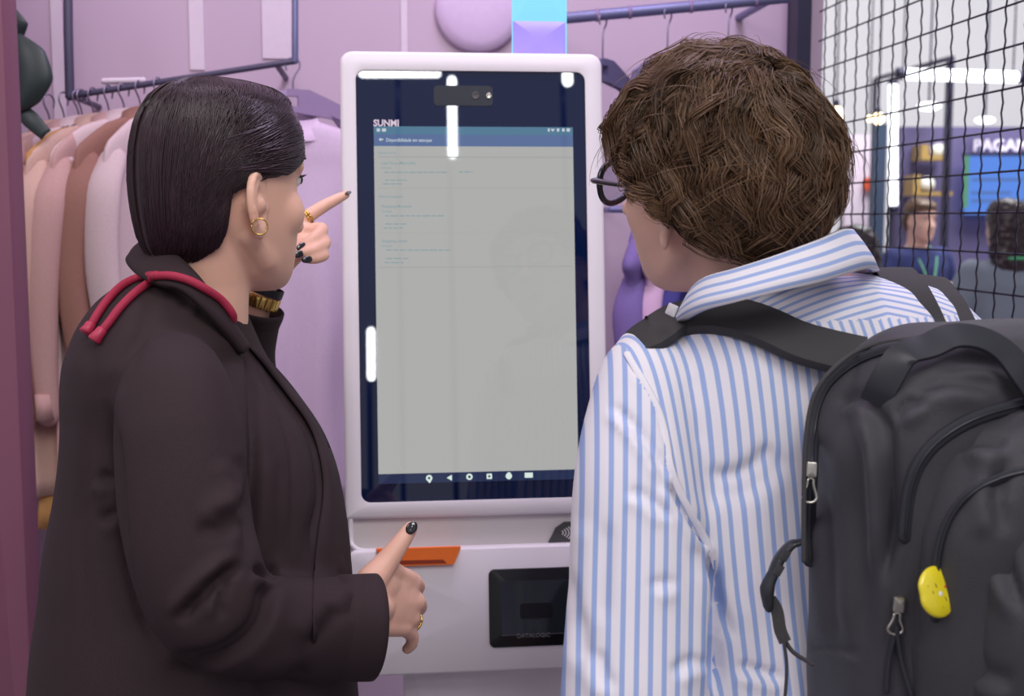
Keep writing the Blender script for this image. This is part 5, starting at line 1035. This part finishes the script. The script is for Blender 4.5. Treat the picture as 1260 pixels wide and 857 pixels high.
# yellow pin badge
bcn = onsurf(pb, 1157, 727, .006, .98); bn = nrm(-FV*.84+RV*.46+UV*.20); bl = nrm((RV*.42-UV*.9)-bn*((RV*.42-UV*.9)@bn)); bs = np.cross(bn, bl)
m = MB(); a = np.linspace(0, 2*np.pi, 48, endpoint=False); notch = 1-.09*np.exp(-((np.angle(np.exp(1j*(a-D(250)))))/.28)**2); rings = []
for r, h in ((.0, -.0015), (.0195, -.0015), (.0208, .0005), (.0205, .002), (.0185, .0034), (.010, .0046), (.001, .005)): rings.append(np.array([bcn+(bl*math.cos(q)+bs*math.sin(q))*max(r, .0004)*(k_ if r > .012 else 1)+bn*h for q, k_ in zip(a, notch)]))
m.loft(rings); bd = m.obj('badge', M['yellow'], pack)
Rb = np.stack([bl, -bn, bs], 1)
def bdot(u_, v_, r, mt, nm, fx=1.0): m = MB(); m.ell(bcn+bl*u_+bs*v_+bn*(.0046-1.0*(u_*u_+v_*v_)*6), (r*fx, .0006, r), Rb, 12, 6); m.obj(nm, M[mt], bd)
bdot(.001, -.001, .0028, 'badge_white', 'print_dot'); bdot(-.001, .0065, .0020, 'badge_red', 'print_heart')
for (u_, v_, fx) in ((-.009, -.0095, 2.0), (-.003, -.0078, 2.2), (-.006, -.002, 2.2), (.007, .0018, 2.4), (.011, -.004, 1.6)): bdot(u_, v_, .0009, 'badge_dark', 'print_text', fx*1.5)

# ------------------------------------------------------------------ visitors in the hall beyond the mesh
def visitor(label, px, top_y, d, yaw, hairc, shirt_mt, hair_long=False, arms='down', lanyard=False, skin='skin_m'):
    top_p = P(px, top_y, d); H = top_p[2]; g = np.array([top_p[0], top_p[1], 0]); k = H/1.70; R_ = rot(yaw); t = thing('person', label, 'person', g); W_ = lambda x, y, z: g+R_@np.array([x, y, z])*k
    b = MB(); hc = W_(0, .02, 1.565); head(b, R_, hc, neck_to=W_(0, -.02, 1.40), k=k*.98)
    sec = [(1.42, .10, .07), (1.38, .17, .09), (1.30, .19, .11), (1.15, .175, .115), (1.0, .16, .11), (.9, .175, .12)]
    tor = lambda kk: [np.array([W_(*q, z) for q in sup(a*kk, b_*kk, 32, 2.3)]) for z, a, b_ in sec]
    b.loft(tor(.9)); AR = []
    for s in (-1, 1):
        pts = [(s*.17, 0, 1.36), (s*.225, -.01, 1.22), (s*.24, .0, 1.08), (s*.235, .06, .86)] if arms == 'down' else [(s*.17, 0, 1.36), (s*.23, .0, 1.22), (s*.235, .03, 1.12), (s*.05, .24, 1.18)]
        P_ = np.array([W_(*q) for q in pts]); AR.append(P_); b.tube(P_, [.05*k, .045*k, .04*k, .03*k], n=12, sub=3); dr = nrm(P_[-1]-P_[-2])
        sd = nrm(np.cross(dr, [.1, .2, 1])); b.ell(P_[-1]+dr*.05*k, (.035*k, .035*k, .035*k))
        for o_ in (-.03, -.01, .01, .03): b.tube([P_[-1]+dr*.06*k+sd*o_*k, P_[-1]+dr*(.15-abs(o_))*k+sd*o_*k], .010*k, n=8)
        b.tube([P_[-1]+dr*.03*k+sd*.03*k*s, P_[-1]+dr*.09*k+sd*.055*k*s], .010*k, n=8)
    V, F, E_ = remesh(b, .008, 2); mkobj('body', V, F, M[skin], t); face_parts(t, R_, hc, k*.98)
    b = MB(); b.loft(tor(1.06))
    for P_ in AR: b.tube(P_[:3] if arms == 'down' else np.vstack([P_[:3], P_[2]*.55+P_[3]*.45]), [.068*k, .064*k, .06*k, .052*k][:3 if arms == 'down' else 4], n=14, sub=3)
    V, F, E_ = remesh(b, .009, 5); V = wrinkle(V, F, .006, 9, px); mkobj('shirt', V, F, shirt_mt, t)
    m = MB(); Lr = lambda p: hc+R_@np.array(p)*k
    if hair_long:
        rings = [np.array([Lr((x, y, z)) for x, y in sup(hw, (yf-yb)/2, 28, 2.3, (0, (yf+yb)/2))]) for z, yf, yb, hw in ((.15, .0, -.04, .03), (.135, .05, -.085, .065), (.10, .075, -.11, .088), (.05, .06, -.118, .096), (0, .01, -.118, .1), (-.06, -.005, -.118, .104), (-.12, -.02, -.118, .106), (-.17, -.045, -.12, .1), (-.2, -.07, -.115, .08))]
    else:
        rings = [np.array([Lr((x, y, z)) for x, y in sup(hw, (yf-yb)/2, 28, 2.3, (0, (yf+yb)/2))]) for z, yf, yb, hw in ((.15, .0, -.04, .03), (.138, .06, -.08, .06), (.105, .1, -.105, .08), (.07, .092, -.108, .084), (.045, .02, -.108, .083), (.01, -.02, -.104, .078), (-.03, -.04, -.095, .066), (-.06, -.05, -.085, .05))]
    m.loft(rings); V, F, E_ = remesh(m, .006, 3); V = wrinkle(V, F, .006, 45, 2); tint(mkobj('hair', V, F, hairc, t), .3)
    if lanyard:
        m = MB()
        for s in (-1, 1): m.tube([W_(s*.075, .02, 1.425), W_(s*.07, .09, 1.37), W_(s*.02, .135, 1.22), W_(0, .14, 1.14)], .008*k, n=8, sub=4, flat=.4)
        m.obj('lanyard', M['greenedge'] if False else mat('green_lanyard', (104,168,140), .7), t)
    else:
        m = MB()
        m.tube([W_(-.085, -.02, 1.425), W_(-.05, -.085, 1.43), W_(0, -.1, 1.432), W_(.05, -.085, 1.43), W_(.085, -.02, 1.425)], .007*k, n=8, sub=4); m.obj('neckband', mat('green_band', (84,190,130), .7) if hair_long else M['rubber'], t)
    trousers(t, (g[0], g[1]), ((W_(-.09, 0, 0)[0], W_(-.09, 0, 0)[1]), (W_(.09, 0, 0)[0], W_(.09, 0, 0)[1])), 'trousers', 'shoe', rx=.165*k, ry=.12*k, yaw=yaw, top=.93*k)
visitor('visitor in a navy shirt with a green lanyard in front of the plum stand', 1131, 247, 6.9, D(200), M['hair_m'], fab('navy_shirt', (44,52,104)), arms='fold', lanyard=True)
visitor('visitor with long dark hair and a grey top, seen from behind', 1240, 248, 5.4, D(8), M['hair_w'], fab('grey_top', (128,136,150)), hair_long=True)
visitor('visitor in black clothes with dark hair, half hidden by the man\'s collar', 1052, 281, 4.3, D(10), M['hair_w'], fab('black_top', (34,36,42)), hair_long=True, arms='down')

# ------------------------------------------------------------------ tube lamps on floor stands behind the camera: they show in the kiosk glass
def mirror_pt(px, py, t_):
    q = K(px, py); G_ = KW(q[0], q[1], 0); d = nrm(G_-CAM); r = d-2*(d@KN)*KN; return G_+r*t_
M['led_bright'] = emis('led_tube_bright', (248,250,255), 45)
def stand_lamp(p0, p1, r, label):
    mid = (p0+p1)/2; t = thing('tube_lamp', label, 'lamp', (mid[0], mid[1]-.1, 0)); m = MB(); m.tube([p0, mid, p1], r, n=12); m.obj('tube', M['led_bright'], t)
    m = MB(); m.tube([p0-np.array([0, r*1.6, 0]), p1-np.array([0, r*1.6, 0])], r*.8, n=8); m.obj('housing', M['frame'], t)
    m = MB(); m.tube([(mid[0], mid[1]-.1, .02), (mid[0], mid[1]-.1, mid[2])], .014, n=10); m.obj('pole', M['frame'], t); m = MB(); m.tube([(mid[0], mid[1]-.1, mid[2]), (mid[0], mid[1]-r, mid[2])], .012, n=8); m.obj('arm', M['frame'], t)
    m = MB(); m.box((mid[0], mid[1]-.1, .012), (.36, .36, .024), bev=.005); m.obj('foot', M['frame'], t, auto=40)
T_ = 4.2
stand_lamp(mirror_pt(556, 99, T_), mirror_pt(557, 190, T_), .022, 'upright lit tube lamp on a floor stand facing the kiosk')
stand_lamp(mirror_pt(446, 91, T_+.6), mirror_pt(538, 91, T_+.6), .02, 'level lit tube lamp on a floor stand facing the kiosk')
stand_lamp(mirror_pt(456.5, 408, T_), mirror_pt(457, 464, T_), .02, 'short low upright lit tube lamp on a floor stand facing the kiosk')
stand_lamp(mirror_pt(698, 92, T_), mirror_pt(698.5, 100, T_), .026, 'stubby lit tube lamp on a floor stand facing the kiosk')
